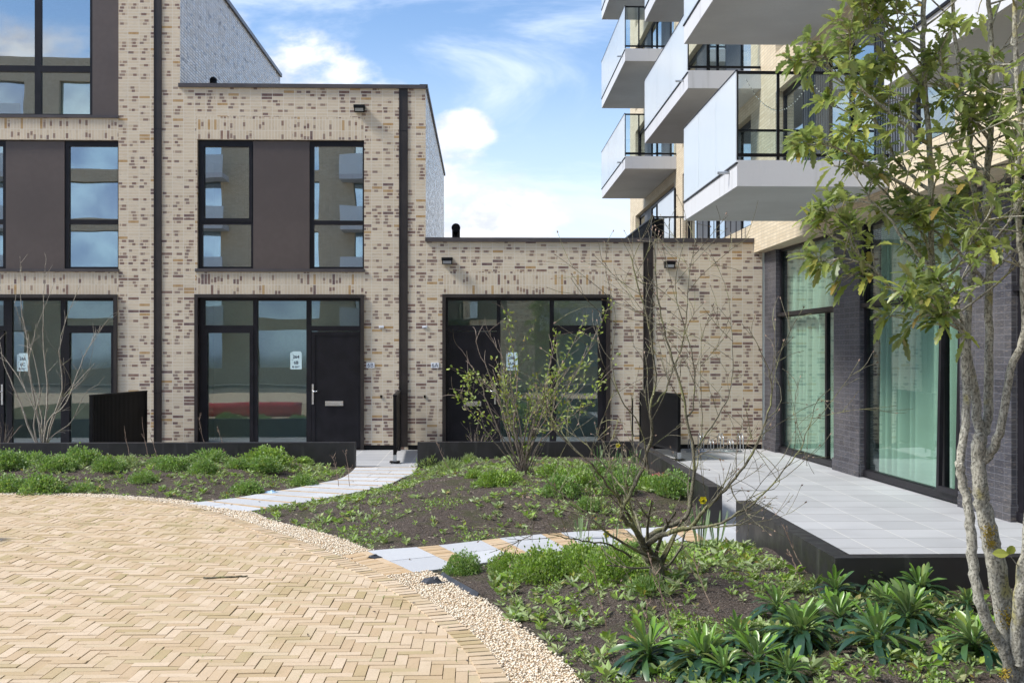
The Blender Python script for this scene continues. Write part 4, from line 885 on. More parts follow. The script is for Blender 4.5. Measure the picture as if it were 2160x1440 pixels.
L_ = [  # left bed
 (15, 1028, 42, 'd', 'leafy clump at the left photo edge, front row of the left bed'), (82, 1030, 46, 'd', 'second leafy clump from the left edge, front row of the left bed'), (10, 985, 40, 'd', 'leafy clump at the left edge below the bare shrub'),
 (120, 980, 40, 'd', 'leafy clump just right of the bare pale shrub foot'), (168, 996, 44, 'd', 'broad leafy clump behind the front row below the black screen'), (225, 1012, 36, 'd', 'rounded leafy clump third in the front row of the left bed'), (125, 1006, 28, 'd', 'smaller leafy clump between two rows left of the black screen'),
 (298, 1024, 28, 'd', 'lone small clump near the gravel under the black screen'), (362, 996, 36, 'd', 'rounded clump with bare soil below, under the first downpipe'), (427, 1005, 30, 'd', 'isolated dome shaped clump in the middle of the left bed'),
 (520, 1032, 34, 'd', 'clump nearest the stone path in the left bed'), (552, 1005, 40, 'd', 'largest clump beside the path, below the 6B window'), (500, 998, 26, 'd', 'clump tucked left of the largest path side clump'), (637, 1016, 27, 'd', 'clump in the corner of the left bed before door 6B'),
 (640, 975, 20, 'l', 'bright clump against the steel wall near door 6B'), (560, 972, 48, 'l', 'wide lime green mat against the steel wall below 6B window'), (265, 975, 34, 's', 'feathery weed against the steel wall below the black screen'), (440, 965, 40, 's', 'feathery weed tuft at the wall below the middle house window'), (60, 970, 36, 's', 'feathery growth around the pale shrub stems'), (170, 1030, 30, 's', 'loose feathery tuft between the front clumps of the left bed'), (330, 972, 26, 's', 'small feathery tuft at the wall under the first downpipe'), (395, 972, 20, 'd', 'small clump right behind the bare soil of the left bed'),
 # middle bed
 (1040, 1008, 38, 'l', 'bright dome left of the leafing shrub foot'), (1002, 1004, 22, 'l', 'small bright clump leftmost of the three beside the leafing shrub'), (1078, 1004, 24, 'l', 'small bright clump hugging the leafing shrub stems'), (1185, 1060, 40, 'd', 'leafy clump right of the soil patch in the middle bed'), (1165, 1000, 34, 'l', 'clump right behind the leafing shrub foot'), (1215, 1015, 42, 'l', 'broad clump behind the crooked branches, middle bed'), (1270, 1000, 44, 'd', 'clump below the yellow daffodil in the middle bed'), (1330, 1012, 40, 'd', 'clump behind the bare tree, left of the pink flowers'),
 (1300, 1070, 40, 'd', 'large clump seen through the bare tree stems'), (1240, 1090, 26, 'd', 'small clump above the paved path, behind bare branches'), (1420, 1035, 46, 'd', 'tall clump beside the wall end with pink flowers'), (1380, 1060, 36, 'l', 'clump low beside the blunt wall end'), (1450, 1060, 34, 'd', 'clump pressed against the blunt wall end'),
 (905, 975, 30, 's', 'feathery weeds at the left end of the middle wall'), (950, 980, 32, 's', 'grey green feathery weeds before the middle wall'), (990, 968, 20, 's', 'small upright weed before the middle wall under door 6A'),
 # front bed
 (978, 1200, 38, 'n', 'round clump at the front path edge, beside the black fabric'), (1070, 1208, 42, 'n', 'clump left in the group along the front path'), (1145, 1222, 66, 'n', 'largest leafy clump in front of the paved path'), (1235, 1195, 54, 'n', 'clump behind the largest, touching the paved path'), (1295, 1205, 62, 'n', 'broad clump just left of the bare tree trunk'), (1215, 1180, 40, 'n', 'clump at the back of the front group by the slabs'), (1080, 1225, 26, 's', 'low weed below the front path clumps'), (1370, 1240, 46, 's', 'fine leaved tuft at the foot of the bare tree'), (1345, 1165, 36, 'n', 'clump right behind the bare tree trunk at the path'), (1440, 1175, 30, 's', 'weedy tuft right of the bare tree trunk')]
for a in L_: mound(*a)

# broad leaved rosettes
def rosette_mesh(seed, n=105):
    random.seed(seed); b = MB()
    for i in range(n):
        t = i / n; a = i * 2.39996 + random.gauss(0, .25); el = radians(12 + 56 * t ** 2.0 + random.gauss(0, 11)); L = random.uniform(.27, .43) * (1 - .55 * t); wd = random.uniform(.038, .052) * (1 - .25 * t)
        d = Vector((cos(a) * cos(el), sin(a) * cos(el), sin(el))); q = max(0, min(1, (t - .5) * 2.4 + random.gauss(0, .1)))
        z0 = .02 + t * .09; dr = 1.25 * (1 - t) ** .9 + random.random() * .2
        leaf(b, (cos(a) * .02, sin(a) * .02, z0), d, (0, 0, 1) if el < 1.35 else (cos(a), sin(a), .2), L, wd, (q, .25 if random.random() < .03 else 0, 0), fold=random.uniform(.15, .5), droop=dr, shape='strap', lat=random.gauss(0, .16), tw=random.gauss(0, .5))
    b.tube([(0, 0, -.03), (0, 0, .16)], [.022, .012], 6, c=(.5, 0, 0)); o = b.build('tmp', 'leaf_rosette', uv=False, col=True); m_ = o.data; bpy.data.objects.remove(o); return m_
RM = [rosette_mesh(31), rosette_mesh(32, 56), rosette_mesh(33, 70), rosette_mesh(34, 60)]
random.seed(5)
ROS = [(1372, 1416, 1.15, 'dark rosette plant leftmost in the front row'), (1485, 1425, 1.05, 'front row rosette second from the left'), (1600, 1425, 1.1, 'large rosette at bottom edge, third from the left'), (1560, 1372, .95, 'rosette behind the second one, left part of the patch'), (1690, 1365, 1.15, 'big spreading rosette in the centre of the patch'), (1640, 1310, .9, 'rosette at the back left of the patch by small weeds'), (1765, 1270, .95, 'rosette below the corner of the black steel wall'), (1848, 1250, .9, 'rosette standing close against the black front wall face'), (1775, 1330, 1.0, 'upright bright centred rosette below the wall corner'), (1940, 1262, .95, 'rosette with a leaning bright shoot at the front wall'), (1915, 1330, 1.15, 'tall bright rosette right of the patch centre'), (1850, 1378, 1.2, 'large front rosette left of the leafy tree trunk'), (2040, 1295, .85, 'small rosette just left of the slim trunk'), (2060, 1385, 1.2, 'large rosette at the foot of the leafy tree'), (1870, 1300, .8, 'small rosette tucked between the wall row and front rosette'), (1530, 1445, .8, 'rosette cut by the bottom edge between two front ones'), (1660, 1445, .85, 'bottom edge rosette below the big spreading one')]
for px, py, s, lab in ROS:
    p = gnd(px, py - 6, .16); z = soilz(p.x, p.y); p = gnd(px, py - 6, z); o = bpy.data.objects.new('rosette_plant', random.choice(RM)); COL.objects.link(o); o.location = (p.x, p.y, soilz(p.x, p.y) + .01); s *= .90; o.scale = (s, s * random.uniform(.9, 1.1), s * random.uniform(.85, 1.15)); o.rotation_euler = (random.gauss(0, .12), random.gauss(0, .12), random.random() * 6.28); tag(o, lab, 'plant', 'dark green rosettes in the front bed')

# weeds, mulch
def weeds():
    random.seed(11); b = MB(); n = 0; t = 0
    while n < 4200 and t < 60000:
        t += 1; q = random.random()
        if q < .45: x = random.uniform(.1, 5.5); y = random.uniform(5.6, 10.8)
        elif q < .8: x = random.uniform(-2.8, 2.5); y = random.uniform(10.6, 18.2)
        else: x = random.uniform(-10, -2.2); y = random.uniform(14, 18.2)
        if x > 2.5 and y > 7.8: continue
        d = sdist(x, y)
        if d < .02: continue
        dn = noise.noise(Vector((x * .9, y * .9, 9))) + .35 * noise.noise(Vector((x * 3, y * 3, 2)))
        if dn + random.random() * .9 < .32 + (.16 if y > 11 and x > -1 and d > 1 else 0) + (.10 if y > 11 and x > -2.5 else 0): continue
        z = soilz(x, y, d); big = random.random() ** 2; L = (.03 + .065 * big) * (.95 if y > 11 else 1); k = random.choice((5, 6, 7, 9)); cc = random.random(); up_ = random.uniform(.2, 1.1); a0 = random.random() * 6.28; mi = 0 if random.random() < .6 else 1
        for i in range(k):
            a = a0 + i * 2.4; dd = Vector((cos(a), sin(a), up_ * random.uniform(.4, 1.3))); quadleaf(b, (x, y, z - .003 + .006 * i), dd, L * random.uniform(.7, 1.2), L * random.uniform(.32, .5), (max(0, min(1, cc + random.gauss(0, .15))), random.random() ** 10, 0), mi)
        n += 1
    # creeping carpet along bed edges
    n = 0; t = 0
    while n < 15000 and t < 140000:
        t += 1; q = random.random()
        if q < .35: x = random.uniform(.3, 2.5); y = random.uniform(5.6, 10.5)
        elif q < .65: x = random.uniform(-2.9, 2.4); y = random.uniform(11, 18.2)
        else: x = random.uniform(-10, -2.2); y = random.uniform(14, 18.2)
        dn = noise.noise(Vector((x * 1.1, y * 1.1, 19))) + .4 * noise.noise(Vector((x * 4, y * 4, 12)))
        if dn < .12 + random.random() * .25: continue
        d = sdist(x, y)
        if d < .02: continue
        z = soilz(x, y, d); a = random.random() * 6.28; quadleaf(b, (x, y, z), (cos(a), sin(a), random.uniform(.2, 1.4)), random.uniform(.018, .04), .016, (random.random(), random.random() ** 8, 0), 1 if random.random() < .6 else 2); n += 1
    o = b.build('weeds', ['leaf_weed', 'leaf_lime', 'leaf_mound'], uv=False, col=True); tag(o, kind='stuff')
    m_ = MB(); n = 0
    while n < 16000:
        x = random.uniform(-8, 6); y = random.uniform(5.4, 18)
        if (x > 2.5 and y > 7.8) or (y > 10.8 and random.random() < .5): n += .1; continue
        d = sdist(x, y)
        if d < .01: n += .2; continue
        z = soilz(x, y, d); r = random.uniform(.004, .012); a = random.random() * 3.14; m_.raw([(x + cos(a) * r * 1.6, y + sin(a) * r * 1.6, z + .002), (x - sin(a) * r * .7, y + cos(a) * r * .7, z + .007), (x - cos(a) * r * 1.6, y - sin(a) * r * 1.6, z + .004), (x + sin(a) * r * .7, y - cos(a) * r * .7, z + .001)], [(0, 1, 2, 3)], 0, (random.random() ** 1.5, 0, 0)); n += 1
    tag(m_.build('mulch_chips', 'mulch', uv=False, col=True), kind='stuff')
weeds()

# woody plants
def wob(pts, k=4, amp=.01):
    P = [Vector(p) for p in pts]; out = []
    for i in range(len(P) - 1):
        p0 = P[max(i - 1, 0)]; p1 = P[i]; p2 = P[i + 1]; p3 = P[min(i + 2, len(P) - 1)]
        for j in range(k):
            t = j / k; q = .5 * ((2 * p1) + (p2 - p0) * t + (2 * p0 - 5 * p1 + 4 * p2 - p3) * t * t + (3 * p1 - p0 - 3 * p2 + p3) * t ** 3); out.append(q + Vector((random.gauss(0, amp), random.gauss(0, amp), random.gauss(0, amp))))
    out.append(P[-1]); return out
def lin(r0, r1, n): return [r0 + (r1 - r0) * i / (n - 1) for i in range(n)]
def grow(b, p, d, L, r, depth, tips, nodes, bend=.35, upw=.15, ratio=.6, sides=4, kids=3, spread=.7, seg=5, minr=.0013):
    p = Vector(p); d = Vector(d).normalized(); pts = [p.copy()]; bd = Vector((random.gauss(0, 1), random.gauss(0, 1), random.gauss(0, 1))) * bend / seg
    for i in range(seg):
        d = (d + bd + Vector((random.gauss(0, .06), random.gauss(0, .06), random.gauss(0, .06) + upw / seg))).normalized(); p = p + d * (L / seg); pts.append(p.copy())
    r1 = max(minr, r * .45); b.tube(pts, lin(r, r1, seg + 1), sides, cap=False); nodes += [(q, d.copy()) for q in pts[1:]]
    if depth == 0: tips.append((p.copy(), d.copy())); return
    for k in range(kids):
        t = random.uniform(.35, .95); i = min(seg - 1, int(t * seg)); q = pts[i].lerp(pts[i + 1], t * seg - i); dd = (pts[i + 1] - pts[i]).normalized()
        s = Vector((random.gauss(0, 1), random.gauss(0, 1), random.gauss(0, 1))); s = (s - dd * s.dot(dd)).normalized(); nd = (dd + s * spread * random.uniform(.6, 1.2)).normalized()
        grow(b, q, nd, L * ratio * random.uniform(.6, 1.15), max(minr, (r + (r1 - r) * t) * .6), depth - 1, tips, nodes, bend, upw, ratio, max(3, sides - 1), kids, spread, max(3, seg - 1), minr)
    tips.append((p.copy(), d.copy()))
def buds(b, nodes, n, L, m=0, c=(.5, 0, 0), jit=.3):
    for q, d in random.sample(nodes, min(n, len(nodes))):
        quadleaf(b, q, (d + Vector((random.gauss(0, jit), random.gauss(0, jit), random.gauss(0, jit)))), L * random.uniform(.7, 1.3), L * .4, c, m)

# bare many-stemmed tree in the front bed
def bare_tree():
    random.seed(77); base = gnd(1385, 1222, .24); bz = soilz(base.x, base.y); Y0 = base.y
    t = thing('bare_tree', 'leafless crooked many stemmed tree with lichened bark in the front bed', 'tree', (base.x, Y0, bz)); tips = []; nodes = []
    def P(px, py, dy=0): return at(px, py, Y0 + dy)
    limbs = [  # (points px,py,dy), r0, r1
     ([(1388, 1228, 0), (1382, 1190, 0), (1368, 1172, 0), (1355, 1150, 0)], .062, .045),
     ([(1396, 1226, .02), (1394, 1205, .02), (1390, 1190, .0), (1370, 1170, .02)], .035, .03),
     ([(1372, 1176, 0), (1352, 1140, -.1), (1335, 1110, -.2), (1318, 1100, -.25), (1310, 1075, -.3), (1325, 1050, -.3), (1345, 1010, -.3), (1365, 960, -.3), (1375, 900, -.35), (1372, 860, -.35), (1382, 790, -.3), (1370, 690, -.3), (1345, 600, -.3), (1330, 540, -.3)], .040, .006),
     ([(1362, 1160, 0), (1372, 1130, .1), (1400, 1115, .2), (1430, 1100, .25), (1450, 1085, .3), (1462, 1010, .3), (1462, 950, .3), (1448, 870, .3), (1425, 780, .3), (1400, 690, .3), (1385, 600, .3), (1382, 505, .3)], .044, .006),
     ([(1362, 1158, 0), (1380, 1135, -.15), (1420, 1120, -.3), (1455, 1112, -.3), (1480, 1085, -.4), (1500, 1060, -.4), (1540, 1020, -.4), (1580, 970, -.4), (1610, 900, -.4), (1628, 840, -.4), (1620, 780, -.4), (1600, 730, -.4)], .040, .004),
     ([(1455, 1112, -.3), (1500, 1110, -.5), (1545, 1090, -.6), (1590, 1060, -.6), (1630, 1020, -.6), (1680, 960, -.6), (1705, 905, -.6), (1715, 870, -.6)], .020, .003),
     ([(1392, 1195, 0), (1385, 1178, -.05), (1350, 1165, -.2), (1300, 1135, -.4), (1260, 1105, -.5), (1235, 1080, -.5), (1190, 1045, -.5), (1140, 1000, -.5)], .028, .004),
     ([(1345, 1125, -.1), (1310, 1060, -.3), (1280, 1020, -.4), (1250, 980, -.5), (1215, 950, -.5), (1170, 905, -.5), (1140, 870, -.5)], .022, .004),
     ([(1355, 1140, 0), (1340, 1085, .3), (1320, 1040, .4), (1290, 1000, .5), (1255, 960, .5), (1240, 940, .5), (1190, 900, .6), (1150, 860, .6)], .020, .003),
     ([(1330, 1175, -.1), (1290, 1150, -.4), (1240, 1140, -.6), (1200, 1135, -.7), (1160, 1125, -.8), (1120, 1120, -.8)], .014, .003),
     ([(1372, 860, -.35), (1400, 830, -.3), (1415, 790, -.3), (1440, 720, -.3), (1450, 640, -.3), (1455, 560, -.3), (1470, 500, -.3)], .012, .003),
     ([(1448, 880, .3), (1465, 850, .3), (1462, 760, .3), (1440, 680, .3), (1425, 600, .3), (1440, 520, .3)], .012, .003),
     ([(1462, 950, .3), (1500, 900, .35), (1530, 850, .4), (1545, 800, .4), (1545, 720, .4), (1540, 660, .4)], .012, .002),
     ([(1462, 1010, .3), (1475, 960, .5), (1480, 880, .5), (1478, 800, .5), (1480, 700, .5)], .010, .002),
     ([(1370, 1000, -.3), (1350, 900, -.4), (1310, 840, -.5), (1290, 760, -.5), (1300, 680, -.5), (1285, 600, -.5)], .010, .002),
     ([(1540, 1020, -.4), (1560, 1060, -.5), (1600, 1040, -.6), (1640, 1025, -.7), (1642, 985, -.7)], .008, .002),
     ([(1500, 1110, -.4), (1560, 1105, -.7), (1600, 1080, -.8), (1640, 1045, -.9)], .008, .002)]
    b = MB()
    for j, (pts, r0, r1) in enumerate(limbs):
        W_ = wob([P(*q) for q in pts], 4, .004); n = len(W_); R = [r0 + (r1 - r0) * (i / (n - 1)) ** .55 for i in range(n)]; R = [r * random.uniform(.93, 1.1) * (1 if j < 2 else .72) for r in R]; b.tube(W_, R, 7, cap=False)
        for i in range(int(n * .3), n, 2):
            d = (W_[min(i + 1, n - 1)] - W_[i - 1]).normalized(); s = Vector((random.gauss(0, 1), random.gauss(0, 1), random.gauss(0, .7))); nd = (d * .8 + s.normalized() * .75)
            if random.random() < .92: grow(b, W_[i], nd, random.uniform(.22, .60), max(.0028, R[i] * .38), 1, tips, nodes, .5, .12, .55, 4, 3, .7, 4, .0018)
    b.build('trunk', 'bark_bare', t); q = MB(); buds(q, nodes, 420, .022, c=(.3, .8, 0), jit=.25)
    for p, d in tips:
        if random.random() < .7: quadleaf(q, p, d, .028, .012, (.3, .7, 0))
    tag(q.build('buds', 'twig_dry', t, uv=False, col=True), kind='stuff')
bare_tree()
# leafing shrub
def shrub(name, lab, px, py, z, stems, rad, mt, leafm, nleaf, lsize, Hs, kids=2, dth=1, seed=1, hand=()):
    random.seed(seed); base = gnd(px, py, z); bz = soilz(base.x, base.y); base.z = bz; t = thing(name, lab, 'shrub', base); b = MB(); tips = []; nodes = []; q = MB()
    def stem(d, L, r, lf):
        n0 = len(nodes); grow(b, (base.x + random.gauss(0, .05), base.y + random.gauss(0, .05), bz - .03), d, L, r, dth, tips, nodes, .35, .25, .45, 5, kids, .55, 7, .0022)
        for p, dd in nodes[n0:]:
            if p.z - bz > L * .22 and random.random() < lf:
                for k in range(random.choice((1, 2, 3))): quadleaf(q, p + Vector((random.gauss(0, .02), random.gauss(0, .02), random.gauss(0, .02))), (dd + Vector((random.gauss(0, .7), random.gauss(0, .7), random.gauss(0, .5)))), lsize * random.uniform(.6, 1.3), lsize * .5, (random.random(), random.random() ** 5, 0))
    for i in range(stems):
        a = random.random() * 2 * pi; sp = random.uniform(.12, .55); stem(Vector((cos(a) * sp, sin(a) * sp * .7, 1)), Hs * random.uniform(.6, 1.0), random.uniform(.5, 1) * rad, nleaf)
    for pts, r0, lf in hand:
        W_ = wob([(base.x, base.y, bz - .02)] + [tuple(at(a, c, base.y + e)) for a, c, e in pts], 5, .006); n = len(W_); b.tube(W_, lin(r0 * .72, .0025, n), 5, cap=False)
        for i in range(3, n):
            if i > n * .25:
                if random.random() < .55:
                    d = (W_[i] - W_[i - 1]).normalized(); grow(b, W_[i], d + Vector((random.gauss(0, .5), random.gauss(0, .5), random.gauss(0, .4))), random.uniform(.12, .35), .004, 0, tips, nodes, .4, .1, .5, 3, 0, .5, 4, .002)
            if lf > 0 and i > n * .3:
                for k in range(int(lf) + 2): quadleaf(q, W_[i] + Vector((random.gauss(0, .035), random.gauss(0, .035), random.gauss(0, .05))), (random.gauss(0, 1), random.gauss(0, 1), random.gauss(.4, .8)), lsize * random.uniform(.7, 1.4), lsize * .55, (random.random(), random.random() ** 5, 0))
    b.build('stems', mt, t)
    if q.f: q.build('leaves', leafm, t, uv=False, col=True)
    return t
shrub('leafing_shrub', 'many stemmed shrub with small fresh yellow green leaves before door 6A', 1105, 1000, .28, 22, .011, 'bark_shrub', 'leaf_bud', .75, .06, 1.75, 3, 1, 3,
      hand=[([(1085, 900, 0), (1090, 800, .1), (1075, 700, .1), (1070, 660, .1)], .016, 3), ([(1060, 930, 0), (1030, 850, 0), (1000, 780, 0), (960, 722, 0)], .02, 0), ([(1050, 940, -.1), (1010, 890, -.1), (980, 850, -.1), (960, 830, -.1)], .014, 3), ([(1120, 900, .1), (1160, 820, .1), (1200, 740, .1), (1235, 670, .1)], .016, 3), ([(1130, 920, 0), (1190, 830, 0), (1240, 740, 0), (1282, 650, 0)], .016, 3), ([(1140, 930, -.1), (1200, 880, -.1), (1240, 850, -.1), (1270, 800, -.1)], .012, 4), ([(1075, 930, 0), (1045, 820, 0), (1010, 740, 0), (1005, 700, 0)], .018, 0), ([(1095, 880, 0), (1060, 760, 0), (1035, 710, 0), (1035, 695, 0)], .013, 0), ([(1150, 900, 0), (1155, 800, 0), (1165, 740, 0), (1172, 700, 0)], .013, 1), ([(1060, 920, -.2), (1000, 850, -.2), (985, 800, -.2), (1000, 790, -.2)], .012, 5)])
shrub('bare_shrub', 'leafless pale stemmed shrub at the far left before the brick house', 92, 958, .2, 3, .012, 'bark_pale', 'leaf_bud', 0, .03, 2.2, 3, 2, 4,
      hand=[([(60, 900, 0), (40, 840, 0), (10, 770, 0), (-5, 690, 0)], .032, 0), ([(80, 880, .1), (65, 800, .1), (55, 700, .1), (45, 640, .1), (42, 540, .1)], .03, 0), ([(95, 900, -.1), (100, 820, -.1), (92, 740, -.1), (92, 640, -.1), (95, 560, -.1)], .028, 0), ([(105, 900, 0), (130, 820, 0), (125, 740, 0), (140, 670, 0), (170, 600, 0)], .024, 0), ([(100, 890, -.2), (140, 850, -.2), (170, 770, -.2), (200, 710, -.2), (232, 668, -.2)], .02, 0), ([(110, 920, .1), (150, 890, .1), (180, 830, .1), (208, 810, .1)], .016, 0), ([(70, 900, 0), (85, 820, 0), (60, 720, 0), (30, 640, 0)], .022, 0), ([(85, 860, .2), (60, 780, .2), (75, 700, .2), (110, 610, .2)], .018, 0)])
shrub('bare_shrub', 'low tangle of bare twigs at the left photo edge by the steel wall', 2, 962, .2, 7, .008, 'bark_shrub', 'leaf_bud', 0, .03, .8, 2, 1, 8)
shrub('bare_shrub', 'low dark twiggy shrub left of the leafing shrub against the wall', 1010, 962, .15, 12, .006, 'bark_shrub', 'leaf_bud', .1, .02, .6, 3, 1, 12)
# dry upright shoots
def shoot(px, py, tx, ty, lab, fork=True, z=.17):
    base = gnd(px, py, z); base.z = soilz(base.x, base.y); top = at(tx, ty, base.y + .05); b = MB(); mid = base.lerp(top, .55) + Vector((random.gauss(0, .02), 0, random.gauss(0, .02))); W_ = wob([base, mid, top], 4, .004); b.tube(W_, lin(.0065, .0028, len(W_)), 4, cap=False); L = (top - base).length
    for k in range(5 if fork else 2):
        i = random.randint(4, len(W_) - 2); d = (W_[i + 1] - W_[i]).normalized(); e = W_[i] + (d + Vector((random.gauss(0, .6), random.gauss(0, .3), .1))).normalized() * L * random.uniform(.06, .2); b.tube([W_[i], e], [.003, .002], 3, cap=False); quadleaf(b, e, d, .025, .012, (0, 0, 0))
    tag(b.build('dry_shoot', 'twig_dry', uv=False), lab, 'dry stem', 'dry upright shoots in the beds')
random.seed(42)
for a in [(275, 972, 262, 905, 'dry shoot below the black screen, leftmost of three'), (312, 968, 300, 888, 'tall dry shoot in front of the black screen right half'), (332, 968, 316, 912, 'dry shoot right beside the first downpipe'), (440, 962, 420, 882, 'dry shoot in front of the 6B garden window'), (475, 965, 458, 902, 'short dry shoot left of the 6B middle pane'), (715, 1000, 700, 960, 'dry shoot near the path end of the left wall'), (738, 1000, 729, 955, 'dry shoot closest to the left wall end'), (952, 985, 922, 933, 'dry shoot leaning over the middle wall left end'),
          (1700, 1210, 1652, 1105, 'long pale shoot leaning against the front steel wall'), (1285, 1300, 1250, 1200, 'thin dry shoot on the soil left of the bare tree', ), (1425, 1330, 1372, 1180, 'dry shoot crossing before the bare tree trunk'), (1535, 1330, 1462, 1170, 'long dry shoot right of the bare tree'), (1395, 1345, 1365, 1265, 'short dry shoot in the weeds below the bare tree'), (1695, 1240, 1668, 1170, 'tiny dry shoot by the wall foot')]: shoot(*a)

# daffodils and pink flowers
def daff(px, py, lab, n=7, H=.32, flw=1, fx=0):
    base = gnd(px, py, .12); base.z = soilz(base.x, base.y) if sdist(base.x, base.y) > 0 else 0; t = thing('daffodil', lab, 'flower', base); b = MB()
    for i in range(n): a = random.random() * 6.28; leaf(b, base + Vector((cos(a) * .03, sin(a) * .03, 0)), (cos(a) * .22, sin(a) * .22, 1), (cos(a), sin(a), .1), H * random.uniform(.75, 1.1), .016, (random.random(), 0, 0), .2, .12, 'strap')
    tops = []
    for k in range(flw): top = base + Vector((.03 * k + random.gauss(0, .02), -.03, H * 1.08)); b.tube([base, base.lerp(top, .6), top], [.004, .004, .003], 5, c=(.5, 0, 0)); tops.append(top)
    b.build('leaves', 'leaf_blade', t, uv=False, col=True); q = MB()
    for top in tops:
        for k in range(6): a = k * pi / 3; leaf(q, top, (cos(a), -.35, sin(a)), (0, -1, 0), .038, .026, (random.random(), 0, 0), .1, 0, 'round')
        q.tube([top, top + Vector((0, -.03, -.004))], [.008, .014], 10, c=(1, 0, 0), cap=False)
    if tops: q.build('flower_head', 'petal_yellow', t, uv=False, col=True)
random.seed(9)
daff(1303, 1003, 'yellow daffodil close to the steel wall behind the middle bed', 9, .34); daff(1283, 1135, 'yellow daffodil low at the path edge behind the bare tree', 4, .16); daff(1478, 1170, 'daffodil clump with yellow flower between the path and bare tree', 10, .42, 2); daff(1512, 1160, 'clump of daffodil leaves right of the flowering one by the path', 12, .36, 0)
daff(1262, 990, 'daffodil leaves without flower against the middle wall', 12, .36, 0); daff(1340, 995, 'flowerless daffodil leaves at the bend of the middle wall', 14, .34, 0); daff(1290, 1160, 'flowerless daffodil leaves beside the slabs left of the tree', 6, .28, 0); daff(1225, 1112, 'flowerless daffodil leaves left of bare stems above the slabs', 8, .3, 0)
p = gnd(1395, 1035, .15); t = thing('pink_hyacinth', 'pink flower cluster beside the steel wall end in the middle bed', 'flower', (p.x, p.y, p.z)); b = MB()
for k in range(3):
    c0 = p + Vector(((k - 1) * .09, 0, .17 + .02 * k)); b.tube([(c0.x, c0.y, p.z - .05), c0], .005, 5)
    for i in range(26): a = random.random() * 6.28; u = random.uniform(-.3, 1); quadleaf(b, c0 + Vector((cos(a) * .018, sin(a) * .018, u * .045)), (cos(a), sin(a), .4), .032, .02, (random.random(), 0, 0))
b.build('flower_head', 'petal_pink', t, uv=False, col=True)

